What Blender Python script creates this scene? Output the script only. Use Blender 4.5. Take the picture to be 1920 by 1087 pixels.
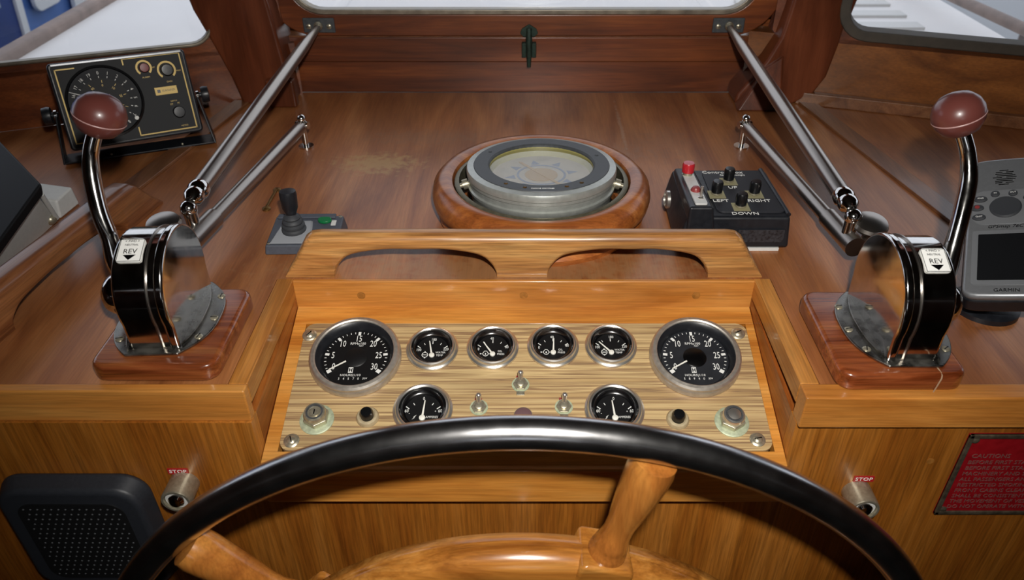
import bpy, bmesh, math, random
from mathutils import Vector, Matrix
random.seed(7)
scn = bpy.context.scene
for o in list(bpy.data.objects): bpy.data.objects.remove(o)
C = scn.collection
PI = math.pi
R = math.radians
# ------------------------------------------------------------------ camera, light, exposure
EYE = .516                                  # camera height above the dash top (z = 0)
cam_d = bpy.data.cameras.new('camera'); cam = bpy.data.objects.new('camera', cam_d); C.objects.link(cam)
cam.location = (0, 0, EYE); cam.rotation_euler = (R(90 - 34.9), 0, 0)
cam_d.sensor_width = 36; cam_d.lens = 36 * 1434 / 1920
cam_d.shift_x = -22 / 1920
cam_d.clip_start = .02; cam_d.clip_end = 60
cam_d.dof.use_dof = True; cam_d.dof.focus_distance = .92; cam_d.dof.aperture_fstop = 7.0
scn.camera = cam
w = bpy.data.worlds.new('world'); scn.world = w; w.use_nodes = True
nt = w.node_tree; bg = nt.nodes['Background']
sky = nt.nodes.new('ShaderNodeTexSky'); sky.sky_type = 'HOSEK_WILKIE'; sky.turbidity = 9; sky.sun_direction = (.25, .5, .8)
mixw = nt.nodes.new('ShaderNodeMixRGB'); mixw.inputs[0].default_value = .8; mixw.inputs[2].default_value = (.93, .97, 1.05, 1)
nt.links.new(sky.outputs[0], mixw.inputs[1]); nt.links.new(mixw.outputs[0], bg.inputs[0]); bg.inputs[1].default_value = 1.25
fl = bpy.data.lights.new('camera_flash', 'SPOT'); fl.energy = 46; fl.shadow_soft_size = .017; fl.spot_size = R(92); fl.spot_blend = 1.0
fl.color = (1, .965, .91)
flo = bpy.data.objects.new('camera_flash', fl); C.objects.link(flo); flo.location = (.042, .0, .638); flo.rotation_euler = (R(90 - 38), 0, 0)
vs = scn.view_settings; vs.view_transform = 'Standard'; vs.look = 'None'; vs.gamma = 1; vs.use_curve_mapping = False; vs.exposure = .0
scn.cycles.max_bounces = 8

# ------------------------------------------------------------------ materials
MATS = {}
def srgb(h):
    if isinstance(h, str): h = tuple(int(h[i:i+2], 16) / 255 for i in (0, 2, 4))
    return tuple((c / 12.92 if c <= .04045 else ((c + .055) / 1.055) ** 2.4) for c in h) + (1,)
def mat(name, col, rough=.5, metal=0., coat=0., spec=.5, noise=0., nscale=200., bump=0., emit=None):
    if name in MATS: return MATS[name]
    m = bpy.data.materials.new(name); m.use_nodes = True; n = m.node_tree; b = n.nodes['Principled BSDF']
    c = srgb(col); b.inputs['Base Color'].default_value = c; b.inputs['Roughness'].default_value = rough
    b.inputs['Metallic'].default_value = metal; b.inputs['Coat Weight'].default_value = coat; b.inputs['Specular IOR Level'].default_value = spec
    b.inputs['Coat Roughness'].default_value = .08
    tc = n.nodes.new('ShaderNodeTexCoord'); nz = n.nodes.new('ShaderNodeTexNoise'); nz.inputs['Scale'].default_value = nscale; nz.inputs['Detail'].default_value = 5
    n.links.new(tc.outputs['Object'], nz.inputs['Vector'])
    if noise:
        r = n.nodes.new('ShaderNodeMapRange'); r.inputs[1].default_value = .3; r.inputs[2].default_value = .7
        r.inputs[3].default_value = 1 - noise; r.inputs[4].default_value = 1 + noise
        n.links.new(nz.outputs[0], r.inputs[0]); mx = n.nodes.new('ShaderNodeVectorMath'); mx.operation = 'SCALE'
        mx.inputs[0].default_value = c[:3]; n.links.new(r.outputs[0], mx.inputs['Scale']); n.links.new(mx.outputs[0], b.inputs['Base Color'])
        r2 = n.nodes.new('ShaderNodeMapRange'); r2.inputs[1].default_value = .3; r2.inputs[2].default_value = .7
        r2.inputs[3].default_value = max(0, rough - noise * .35); r2.inputs[4].default_value = min(1, rough + noise * .35)
        n.links.new(nz.outputs[0], r2.inputs[0]); n.links.new(r2.outputs[0], b.inputs['Roughness'])
    if bump:
        bp = n.nodes.new('ShaderNodeBump'); bp.inputs['Strength'].default_value = bump; bp.inputs['Distance'].default_value = .001
        n.links.new(nz.outputs[0], bp.inputs['Height']); n.links.new(bp.outputs[0], b.inputs['Normal'])
    MATS[name] = m; return m
def wood(name, cols, axis='x', along=2.2, across=26., rough=.38, coat=.35, fine=.28, patch=.25, coatr=.12, stains=(), bump=.05, darkf=.0, dis=1.1):
    if name in MATS: return MATS[name]
    m = bpy.data.materials.new(name); m.use_nodes = True; n = m.node_tree; b = n.nodes['Principled BSDF']; L = n.links.new
    tc = n.nodes.new('ShaderNodeTexCoord')
    def mapped(al, ac):
        mp = n.nodes.new('ShaderNodeMapping'); s = [ac, ac, ac]; s['xyz'.index(axis)] = al
        mp.inputs['Scale'].default_value = s; L(tc.outputs['Object'], mp.inputs[0]); return mp.outputs[0]
    def nz(vec, det, dis, rgh=.6):
        t = n.nodes.new('ShaderNodeTexNoise'); t.inputs['Scale'].default_value = 1; t.inputs['Detail'].default_value = det
        t.inputs['Distortion'].default_value = dis; t.inputs['Roughness'].default_value = rgh; L(vec, t.inputs['Vector']); return t.outputs[0]
    g = nz(mapped(along, across), 5, dis)
    rp = n.nodes.new('ShaderNodeValToRGB'); e = rp.color_ramp.elements
    e[0].position = .32; e[0].color = srgb(cols[0]); e[1].position = .68; e[1].color = srgb(cols[2])
    x = e.new(.5); x.color = srgb(cols[1]); L(g, rp.inputs[0])
    f = nz(mapped(14, 420), 3, .3); r = n.nodes.new('ShaderNodeMapRange'); r.inputs[1].default_value = .35; r.inputs[2].default_value = .62
    r.inputs[3].default_value = 1 - fine; r.inputs[4].default_value = 1.06; L(f, r.inputs[0])
    p = nz(mapped(3.2, 5.5), 3, .5); rq = n.nodes.new('ShaderNodeMapRange'); rq.inputs[1].default_value = .3; rq.inputs[2].default_value = .7
    rq.inputs[3].default_value = 1 - patch; rq.inputs[4].default_value = 1 + patch; L(p, rq.inputs[0])
    mu = n.nodes.new('ShaderNodeMath'); mu.operation = 'MULTIPLY'; L(r.outputs[0], mu.inputs[0]); L(rq.outputs[0], mu.inputs[1])
    sc = n.nodes.new('ShaderNodeVectorMath'); sc.operation = 'SCALE'; L(rp.outputs[0], sc.inputs[0]); L(mu.outputs[0], sc.inputs['Scale'])
    out = sc.outputs[0]
    if darkf:                                   # sparse dark resin streaks
        k = nz(mapped(5, 130), 4, .4); rk = n.nodes.new('ShaderNodeMapRange'); rk.inputs[1].default_value = .60; rk.inputs[2].default_value = .72
        rk.inputs[3].default_value = 0; rk.inputs[4].default_value = darkf; L(k, rk.inputs[0])
        mxx = n.nodes.new('ShaderNodeMixRGB'); L(rk.outputs[0], mxx.inputs[0]); L(out, mxx.inputs[1]); mxx.inputs[2].default_value = srgb('3a1a0a'); out = mxx.outputs[0]
    for (sx, sy, rx, ry, col, amt) in stains:   # worn patches in the varnish
        mp = n.nodes.new('ShaderNodeMapping'); mp.inputs['Location'].default_value = (-sx / rx, -sy / ry, 0); mp.inputs['Scale'].default_value = (1 / rx, 1 / ry, 0)
        L(tc.outputs['Object'], mp.inputs[0]); ln = n.nodes.new('ShaderNodeVectorMath'); ln.operation = 'LENGTH'; L(mp.outputs[0], ln.inputs[0])
        nn = n.nodes.new('ShaderNodeTexNoise'); nn.inputs['Scale'].default_value = 90; nn.inputs['Detail'].default_value = 6; L(tc.outputs['Object'], nn.inputs['Vector'])
        ad = n.nodes.new('ShaderNodeMath'); ad.operation = 'MULTIPLY_ADD'; L(nn.outputs[0], ad.inputs[0]); ad.inputs[1].default_value = -2.4; L(ln.outputs['Value'], ad.inputs[2])
        mr = n.nodes.new('ShaderNodeMapRange'); mr.inputs[1].default_value = -.9; mr.inputs[2].default_value = -.25; mr.inputs[3].default_value = amt; mr.inputs[4].default_value = 0; L(ad.outputs[0], mr.inputs[0])
        mm = n.nodes.new('ShaderNodeMixRGB'); L(mr.outputs[0], mm.inputs[0]); L(out, mm.inputs[1]); mm.inputs[2].default_value = srgb(col); out = mm.outputs[0]
    L(out, b.inputs['Base Color'])
    b.inputs['Roughness'].default_value = rough; b.inputs['Coat Weight'].default_value = coat; b.inputs['Coat Roughness'].default_value = coatr
    bp = n.nodes.new('ShaderNodeBump'); bp.inputs['Strength'].default_value = bump; bp.inputs['Distance'].default_value = .002; L(f, bp.inputs['Height']); L(bp.outputs[0], b.inputs['Normal'])
    MATS[name] = m; return m
def glass(name, tint=(1, 1, 1), gl=.5, rough=.0, ior=1.45):
    m = bpy.data.materials.new(name); m.use_nodes = True; n = m.node_tree; L = n.links.new
    for x in list(n.nodes):
        if x.type != 'OUTPUT_MATERIAL': n.nodes.remove(x)
    o = [x for x in n.nodes if x.type == 'OUTPUT_MATERIAL'][0]
    t = n.nodes.new('ShaderNodeBsdfTransparent'); t.inputs[0].default_value = (*tint, 1)
    g = n.nodes.new('ShaderNodeBsdfGlossy'); g.inputs['Roughness'].default_value = rough
    f = n.nodes.new('ShaderNodeLayerWeight'); pw = n.nodes.new('ShaderNodeMath'); pw.operation = 'POWER'; pw.inputs[1].default_value = 5; L(f.outputs['Facing'], pw.inputs[0])
    mu = n.nodes.new('ShaderNodeMath'); mu.operation = 'MULTIPLY_ADD'; mu.inputs[1].default_value = .9 * gl; mu.inputs[2].default_value = .04 * gl; L(pw.outputs[0], mu.inputs[0])
    x = n.nodes.new('ShaderNodeMixShader'); L(mu.outputs[0], x.inputs[0]); L(t.outputs[0], x.inputs[1]); L(g.outputs[0], x.inputs[2]); L(x.outputs[0], o.inputs[0])
    return m
TEAK = ('96601f', 'b57c35', 'c8924a')
W_trim = wood('teak_trim', ('aa6828', 'c07e38', 'cc9048'), 'x', 2.5, 22, fine=.2, patch=.15)
W_rail = wood('teak_rail', ('986234', 'b98248', 'c8985c'), 'x', 4, 42, rough=.33, fine=.42, patch=.15)
W_raily = wood('teak_rail_dark', ('6a3a1c', '8a5430', 'a06a40'), 'x', 4, 42, rough=.33)
W_trimy = wood('teak_trim_side', ('96581f', 'b07230', 'c08440'), 'y', 2.5, 30)
W_frame = wood('teak_frame', ('b06a26', 'ca8638', 'd4964a'), 'x', 2.5, 24, fine=.2, patch=.15)
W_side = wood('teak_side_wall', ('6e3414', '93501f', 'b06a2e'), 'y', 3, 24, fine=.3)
W_front = wood('teak_front_panel', ('8c4e16', 'a26220', 'b2722e'), 'z', 1.6, 22, fine=.34, darkf=.3, patch=.15)
W_dash = wood('teak_dash', ('7b4523', '965c32', 'aa7042'), 'y', 2.0, 15, rough=.45, coat=.28, fine=.16, patch=.22, coatr=.22,
              stains=((-.226, 1.082, .075, .045, 'b08c54', .7), (.165, 1.22, .004, .14, 'a08068', .5), (.235, 1.16, .05, .09, '7c5844', .3), (-.02, .78, .30, .06, '9a7650', .5), (.12, 1.12, .10, .05, '8b6a54', .35), (-.16, 1.18, .12, .04, '85634a', .35)))
W_dark = wood('dark_mahogany', ('4e2410', '6c3517', '864820'), 'x', 2, 22, rough=.4, coat=.35, fine=.22, patch=.3, coatr=.2)
W_board = wood('side_board_teak', ('6a3a14', '824c1e', '985c28'), 'x', 2, 20, rough=.4, coat=.3, fine=.2)
W_post = wood('post_mahogany', ('44200f', '5e2e1a', '723c24'), 'z', 2, 16, rough=.32, coat=.4, fine=.1, patch=.22, coatr=.2)
W_strip = wood('dark_strip', ('5e3820', '764a2c', '865a3a'), 'y', 3, 30, rough=.4, coat=.3, fine=.2)
W_base = wood('throttle_block_wood', ('5a260e', '7e4020', '985a30'), 'x', 4, 45, rough=.25, coat=.8, fine=.3, coatr=.1)
W_ring = wood('compass_ring_wood', ('7a3f1a', '9a5726', 'b27038'), 'x', 5, 30, rough=.35, coat=.5, fine=.22, coatr=.22)
W_spoke = wood('spoke_wood', ('8a5020', 'a3642a', 'b87a38'), 'y', 4, 22, rough=.25, coat=.7, fine=.18, patch=.35)
W_wring = wood('wheel_ring_wood', ('7c4718', 'a5692a', 'c08540'), 'x', 5, 50, rough=.25, coat=.7, fine=.2, patch=.3)
W_wall = wood('cabin_panelling', ('45240f', '5a3118', '6e4024'), 'z', 2, 18)
M_zeb = wood('zebrano_laminate', ('c2a472', 'd4b984', 'bea072'), 'x', 1.0, 58, rough=.45, coat=.12, fine=.12, patch=.08, dis=.45)
for nd in M_zeb.node_tree.nodes:
    if nd.type == 'VALTORGB':
        el = nd.color_ramp.elements
        for p_, c_ in ((.415, 'a2845c'), (.432, '80664e'), (.446, 'a88a60'), (.500, 'c4a878'), (.536, '937653'), (.548, '86694f'), (.562, 'a88c62'), (.64, 'cbb080')): q_ = el.new(p_); q_.color = srgb(c_)
        el[4].color = srgb('cbb080')
M_chrome = mat('chrome', 'dad8d4', .11, 1, noise=.12, nscale=60)
M_dchr = mat('dusty_chrome', 'a09e98', .3, 1, noise=.25, nscale=70)
M_steel = mat('stainless_steel', 'a8a19a', .3, 1, noise=.03, nscale=20)
M_rim = mat('polished_rim_steel', 'c9c8c8', .23, 1, noise=.06, nscale=50)
M_brush = mat('brushed_bezel', 'c9c2b8', .45, .85, noise=.1)
M_bezel = mat('bezel_chrome', 'dcd8d0', .28, .9)
M_nick = mat('aged_nickel', 'b8b19c', .36, .75, noise=.15, nscale=300)
M_greenw = mat('pale_green_washer', 'b4bda0', .5, .35, noise=.2, nscale=250)
M_cream = mat('cream_collar', 'b8a888', .45, .3, noise=.15)
M_blk = mat('black_plastic', '191b20', .38, noise=.15, nscale=120)
M_blk2 = mat('satin_black', '0d0e10', .3, coat=.3)
M_dial = mat('dial_black', '101012', .45)
M_bowl = mat('dial_bowl_black', '08080a', .22, coat=1.0, spec=.8)
M_dial2 = mat('dusty_dial', '24262b', .5, noise=.15, nscale=60)
M_hood = mat('hood_black', '121214', .6, spec=.25)
M_dialc = mat('dial_hub_black', '070708', .25)
M_white = mat('white_print', 'f2f2ee', .6)
M_needle = mat('white_needle', 'f6f4ea', .5)
M_grey = mat('grey_plastic', '4a4e58', .5, noise=.1)
M_rub = mat('rubber_grey', '34363a', .6)
M_gold = mat('gold_print', 'b49a5a', .45, .3)
M_red = mat('red_button', 'b3202a', .3, coat=.4)
M_reddim = mat('dull_red_lens', '8a3838', .35)
M_knob = mat('oxblood_bakelite', '663630', .34, coat=.35, spec=.5)
M_seam = mat('knob_seam', 'b8908c', .4)
M_silver = mat('silver_plastic', '8d8f92', .36, .55, noise=.05)
M_screen = mat('lcd_screen', '17181a', .25, coat=.3)
M_green = mat('green_switch', '0c6b3a', .35)
M_bronze = mat('verdigris_bronze', '2b3b33', .6, .5, noise=.4, nscale=180)
M_brass = mat('dull_brass', '7a5b32', .45, .8, noise=.3, nscale=200)
M_alu = mat('compass_grey_metal', 'b4b7b2', .36, .6, noise=.08, nscale=150)
M_aludk = mat('compass_bezel_grey', '4a4d50', .5, .3, noise=.2, nscale=150)
M_olive = mat('compass_bowl_paint', '908a50', .5)
M_card = mat('compass_card', 'a59c88', .6, noise=.1, nscale=50)
M_cardb = mat('compass_card_blue', '6c7484', .6)
M_cardt = mat('compass_card_tan', 'a3864e', .6)
M_whitebox = mat('white_enamel', 'cfcfcc', .5, noise=.04)
M_spk = mat('speaker_black', '2a2d33', .45, noise=.1, nscale=400)
M_spkd = mat('speaker_grille_nub', '55585c', .5)
M_redpl = mat('plaque_red', '8c1018', .4, noise=.15, nscale=100)
M_plq = mat('plaque_bronze', '6a6050', .5, .7, noise=.3, nscale=150)
M_plt = mat('plaque_letter_bronze', '9a6a64', .45, .5)
M_tag = mat('stop_label_red', 'a81e22', .45)
M_deck = mat('white_deck', 'e8e6e4', .6, noise=.03, nscale=6)
M_hull = mat('blue_hull', '5b80c4', .35, noise=.12, nscale=5)
M_navy = mat('navy_hull', '2a3f7c', .4, noise=.2, nscale=5)
M_boatw = mat('boat_white', 'f0f0f0', .5)
M_brail = mat('weathered_rail', '8a7a72', .6, noise=.3, nscale=20)
M_rubw = mat('window_seal_grey', '4a443c', .75, noise=.2, nscale=60)
M_dull = mat('window_metal', '8e8678', .4, .6, noise=.25, nscale=40)
M_dock = mat('harbour_water', '6d7a80', .15, noise=.2, nscale=2)
M_floor = mat('cabin_sole', '3e3022', .6, noise=.2)
M_ceil = mat('headliner', '3a3026', .8, noise=.05)
M_plug = mat('wood_plug', '9a6428', .5, noise=.3)
M_dirt = mat('dust_grey', 'a8a292', .8)
G_gauge = glass('gauge_glass', (1, 1, 1), 1.0, .03)
G_win = glass('window_glass', (.97, .98, 1), .8)

# ------------------------------------------------------------------ mesh helpers
I4 = Matrix.Identity(4)
def frame(o, X, Y, Z=None):
    X = Vector(X).normalized(); Y = Vector(Y); Y = (Y - X * X.dot(Y)).normalized(); Z = X.cross(Y)
    return Matrix(((X.x, Y.x, Z.x, o[0]), (X.y, Y.y, Z.y, o[1]), (X.z, Y.z, Z.z, o[2]), (0, 0, 0, 1)))
def T(x, y, z=0): return Matrix.Translation((x, y, z))
def RZ(a): return Matrix.Rotation(a, 4, 'Z')
def RX(a): return Matrix.Rotation(a, 4, 'X')
def RY(a): return Matrix.Rotation(a, 4, 'Y')
def axis_frame(p, d):
    d = Vector(d).normalized(); a = Vector((1, 0, 0)) if abs(d.x) < .9 else Vector((0, 1, 0))
    X = (a - d * a.dot(d)).normalized(); Y = d.cross(X)
    return Matrix(((X.x, Y.x, d.x, p[0]), (X.y, Y.y, d.y, p[1]), (X.z, Y.z, d.z, p[2]), (0, 0, 0, 1)))
def front(x, y, z): return frame((x, y, z), (1, 0, 0), (0, 0, 1))      # local Z looks at the helmsman (-y)
class MB:
    def __init__(s, M=I4): s.b = bmesh.new(); s.M = M
    def _v(s, co, M=None):
        m = s.M if M is None else s.M @ M
        return s.b.verts.new(m @ Vector(co))
    def box(s, c, d, M=None):
        x, y, z = (k / 2 for k in d)
        v = [s._v((c[0] + i * x, c[1] + j * y, c[2] + k * z), M) for i in (-1, 1) for j in (-1, 1) for k in (-1, 1)]
        for q in ((0, 1, 3, 2), (4, 6, 7, 5), (0, 4, 5, 1), (2, 3, 7, 6), (0, 2, 6, 4), (1, 5, 7, 3)): s.b.faces.new([v[i] for i in q])
        return s
    def hexa(s, P, M=None):   # 8 points: bottom 4 then top 4
        v = [s._v(p, M) for p in P]
        for q in ((3, 2, 1, 0), (4, 5, 6, 7), (0, 1, 5, 4), (1, 2, 6, 5), (2, 3, 7, 6), (3, 0, 4, 7)): s.b.faces.new([v[i] for i in q])
        return s
    def prism(s, poly, z0, z1, M=None, poly2=None):
        a = [s._v((p[0], p[1], z0), M) for p in poly]; b = [s._v((p[0], p[1], z1), M) for p in (poly2 or poly)]
        n = len(poly); s.b.faces.new(a[::-1]); s.b.faces.new(b)
        for i in range(n): s.b.faces.new((a[i], a[(i + 1) % n], b[(i + 1) % n], b[i]))
        return s
    def lathe(s, prof, M=None, seg=32, closed=False):
        rings = []
        for r, z in prof:
            if abs(r) < 1e-7: rings.append([s._v((0, 0, z), M)])
            else: rings.append([s._v((r * math.cos(2 * PI * i / seg), r * math.sin(2 * PI * i / seg), z), M) for i in range(seg)])
        pr = list(zip(rings, rings[1:])) + ([(rings[-1], rings[0])] if closed else [])
        for a, b in pr:
            for i in range(seg):
                j = (i + 1) % seg
                if len(a) == 1 and len(b) == 1: continue
                if len(a) == 1: s.b.faces.new((a[0], b[j], b[i]))
                elif len(b) == 1: s.b.faces.new((a[i], a[j], b[0]))
                else: s.b.faces.new((a[i], a[j], b[j], b[i]))
        if not closed:
            if len(rings[0]) > 1: s.b.faces.new(rings[0][::-1])
            if len(rings[-1]) > 1: s.b.faces.new(rings[-1])
        return s
    def cyl(s, p0, p1, r0, r1=None, seg=24):
        d = Vector(p1) - Vector(p0)
        return s.lathe([(r0, 0), (r1 if r1 is not None else r0, d.length)], axis_frame(p0, d), seg)
    def ball(s, c, r, sc=(1, 1, 1), seg=24, M=None):
        n = seg // 2; m = T(*c) @ Matrix.Diagonal((*sc, 1)); m = m if M is None else M @ m
        return s.lathe([(r * math.sin(PI * i / n) if 0 < i < n else 0, -r * math.cos(PI * i / n)) for i in range(n + 1)], m, seg)
    def tube(s, pts, rad, seg=14, closed=False, sub=1, flat=1.):
        P = [Vector(p) for p in pts]; n = len(P); rr = list(rad) if hasattr(rad, '__len__') else [rad] * n
        if sub > 1:
            Q = []; q = []
            for i in range(n - 1 + (1 if closed else 0)):
                g = lambda k: P[k % n] if closed else P[max(0, min(n - 1, k))]
                p0, p1, p2, p3 = g(i - 1), g(i), g(i + 1), g(i + 2)
                for k in range(sub):
                    t = k / sub; Q.append(.5 * ((2 * p1) + (p2 - p0) * t + (2 * p0 - 5 * p1 + 4 * p2 - p3) * t * t + (3 * p1 - p0 - 3 * p2 + p3) * t ** 3))
                    q.append(rr[i % n] * (1 - t) + rr[(i + 1) % n] * t)
            if not closed: Q.append(P[-1]); q.append(rr[-1])
            P, rr, n = Q, q, len(Q)
        rings = []; X = None
        for i in range(n):
            a = P[(i - 1) % n] if (closed or i) else P[0]; b = P[(i + 1) % n] if (closed or i < n - 1) else P[-1]
            d = (b - a).normalized()
            if X is None: X = Vector((0, 0, 1)) if abs(d.z) < .9 else Vector((1, 0, 0))
            X = (X - d * X.dot(d)).normalized(); Y = d.cross(X)
            rings.append([s._v(P[i] + (X * math.cos(2 * PI * k / seg) + Y * math.sin(2 * PI * k / seg) * flat) * rr[i]) for k in range(seg)])
        for i in range(n if closed else n - 1):
            a, b = rings[i], rings[(i + 1) % n]
            for k in range(seg): s.b.faces.new((a[k], a[(k + 1) % seg], b[(k + 1) % seg], b[k]))
        if not closed: s.b.faces.new(rings[0][::-1]); s.b.faces.new(rings[-1])
        return s
    def text(s, body, size, M=None, align='CENTER', ext=.0001, sx=1., shear=0.):
        c = bpy.data.curves.new('lettering', 'FONT'); c.body = body; c.size = size; c.align_x = align; c.align_y = 'CENTER'; c.extrude = ext; c.resolution_u = 2; c.shear = shear
        o = bpy.data.objects.new('lettering', c); me = bpy.data.meshes.new_from_object(o)
        m = (M or I4) @ Matrix.Diagonal((sx, 1, 1, 1)); me.transform(s.M @ m)
        s.b.from_mesh(me); bpy.data.objects.remove(o); bpy.data.curves.remove(c); bpy.data.meshes.remove(me)
        return s
    def build(s, name, m, parent=None, bevel=0., seg=2, sharp=38, T_=None, subd=0, keepn=False):
        if not keepn: bmesh.ops.recalc_face_normals(s.b, faces=s.b.faces)
        for f in s.b.faces: f.smooth = True
        if not bevel:
            a = R(sharp)
            for e in s.b.edges:
                if len(e.link_faces) != 2 or e.calc_face_angle(0) > a: e.smooth = False
        me = bpy.data.meshes.new(name); s.b.to_mesh(me); s.b.free(); me.materials.append(m)
        o = bpy.data.objects.new(name, me); C.objects.link(o)
        if parent: o.parent = parent
        if T_ is not None: o.matrix_world = T_
        if bevel:
            bv = o.modifiers.new('bevel', 'BEVEL'); bv.width = bevel; bv.segments = seg; bv.limit_method = 'ANGLE'; bv.angle_limit = R(sharp); bv.harden_normals = True
        if subd: sb = o.modifiers.new('sub', 'SUBSURF'); sb.levels = subd; sb.render_levels = subd
        return o
def tag(o, label=None, cat=None, group=None, kind=None):
    if label: o['label'] = label
    if cat: o['category'] = cat
    if group: o['group'] = group
    if kind: o['kind'] = kind
    return o
def thing(name, label, cat, M=I4, group=None):
    o = bpy.data.objects.new(name, None); C.objects.link(o); o.empty_display_size = .01; o.matrix_world = M
    return tag(o, label, cat, group)
def rrect(w, h, r, n=5, cx=0, cy=0):
    P = []
    for (sx, sy, a0) in ((1, -1, -90), (1, 1, 0), (-1, 1, 90), (-1, -1, 180)):
        for k in range(n + 1):
            a = R(a0 + 90 * k / n); P.append((cx + sx * (w / 2 - r) + r * math.cos(a), cy + sy * (h / 2 - r) + r * math.sin(a)))
    return P
def arcband(mb, r0, r1, a0, a1, z0, z1, M=None, n=24):
    for k in range(n):
        b0 = a0 + (a1 - a0) * k / n; b1 = a0 + (a1 - a0) * (k + 1) / n
        P = [(r * math.cos(b), r * math.sin(b)) for r, b in ((r0, b0), (r1, b0), (r1, b1), (r0, b1))]
        mb.prism(P, z0, z1, M)
def slotted_screw(parent, M, r=.004, name='screw', m=None, h=.0015):
    mb = MB(M); mb.lathe([(r, 0), (r, h * .4), (r * .75, h), (r * .2, h * 1.25), (0, h * 1.3)], None, 16)
    o = mb.build(name, m or M_nick, parent)
    MB(M).box((0, 0, h * 1.22), (r * 1.7, r * .26, h * .25)).build('screw_slot', M_dialc, o)
    return o

# ------------------------------------------------------------------ structure: cabin shell, outside
def struct(mb, name, m, **k): return tag(mb.build(name, m, **k), kind='structure')
YF = .557; XI = .277; YB = 1.39; ZLOW = -1.05; ZTOP = 1.0; XW = 1.62; YBK = -2.4
struct(MB().box((0, -.4, ZLOW - .03), (3.5, 4.2, .06)), 'floor', M_floor)
struct(MB().box((0, -.4, ZTOP + .03), (3.5, 3.8, .06)), 'ceiling', M_ceil)
wb = MB(); yb0 = YBK - .03
wb.box((0, yb0, -.40), (3.3, .06, 1.26)); wb.box((0, yb0, .90), (3.3, .06, .22))
for x_, d_ in ((-.975, 1.35), (.975, 1.35)): wb.box((x_, yb0, .51), (d_, .06, .56))  # gap between these is an unseen opening, added for reflections in the chrome
struct(wb, 'wall_back', W_wall)
for s, nm in ((-1, 'wall_left'), (1, 'wall_right')):
    m = MB(); x = s * (XW + .02)
    m.box((x, -.7, -.45), (.04, 3.4, 1.2)); m.box((x, 1.25, -.53), (.04, .5, 1.04)); m.box((x, -.7, .85), (.04, 3.4, .3)); m.box((x, -.7, .43), (.04, 3.4, .56))
    struct(m, nm, W_wall)
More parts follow.
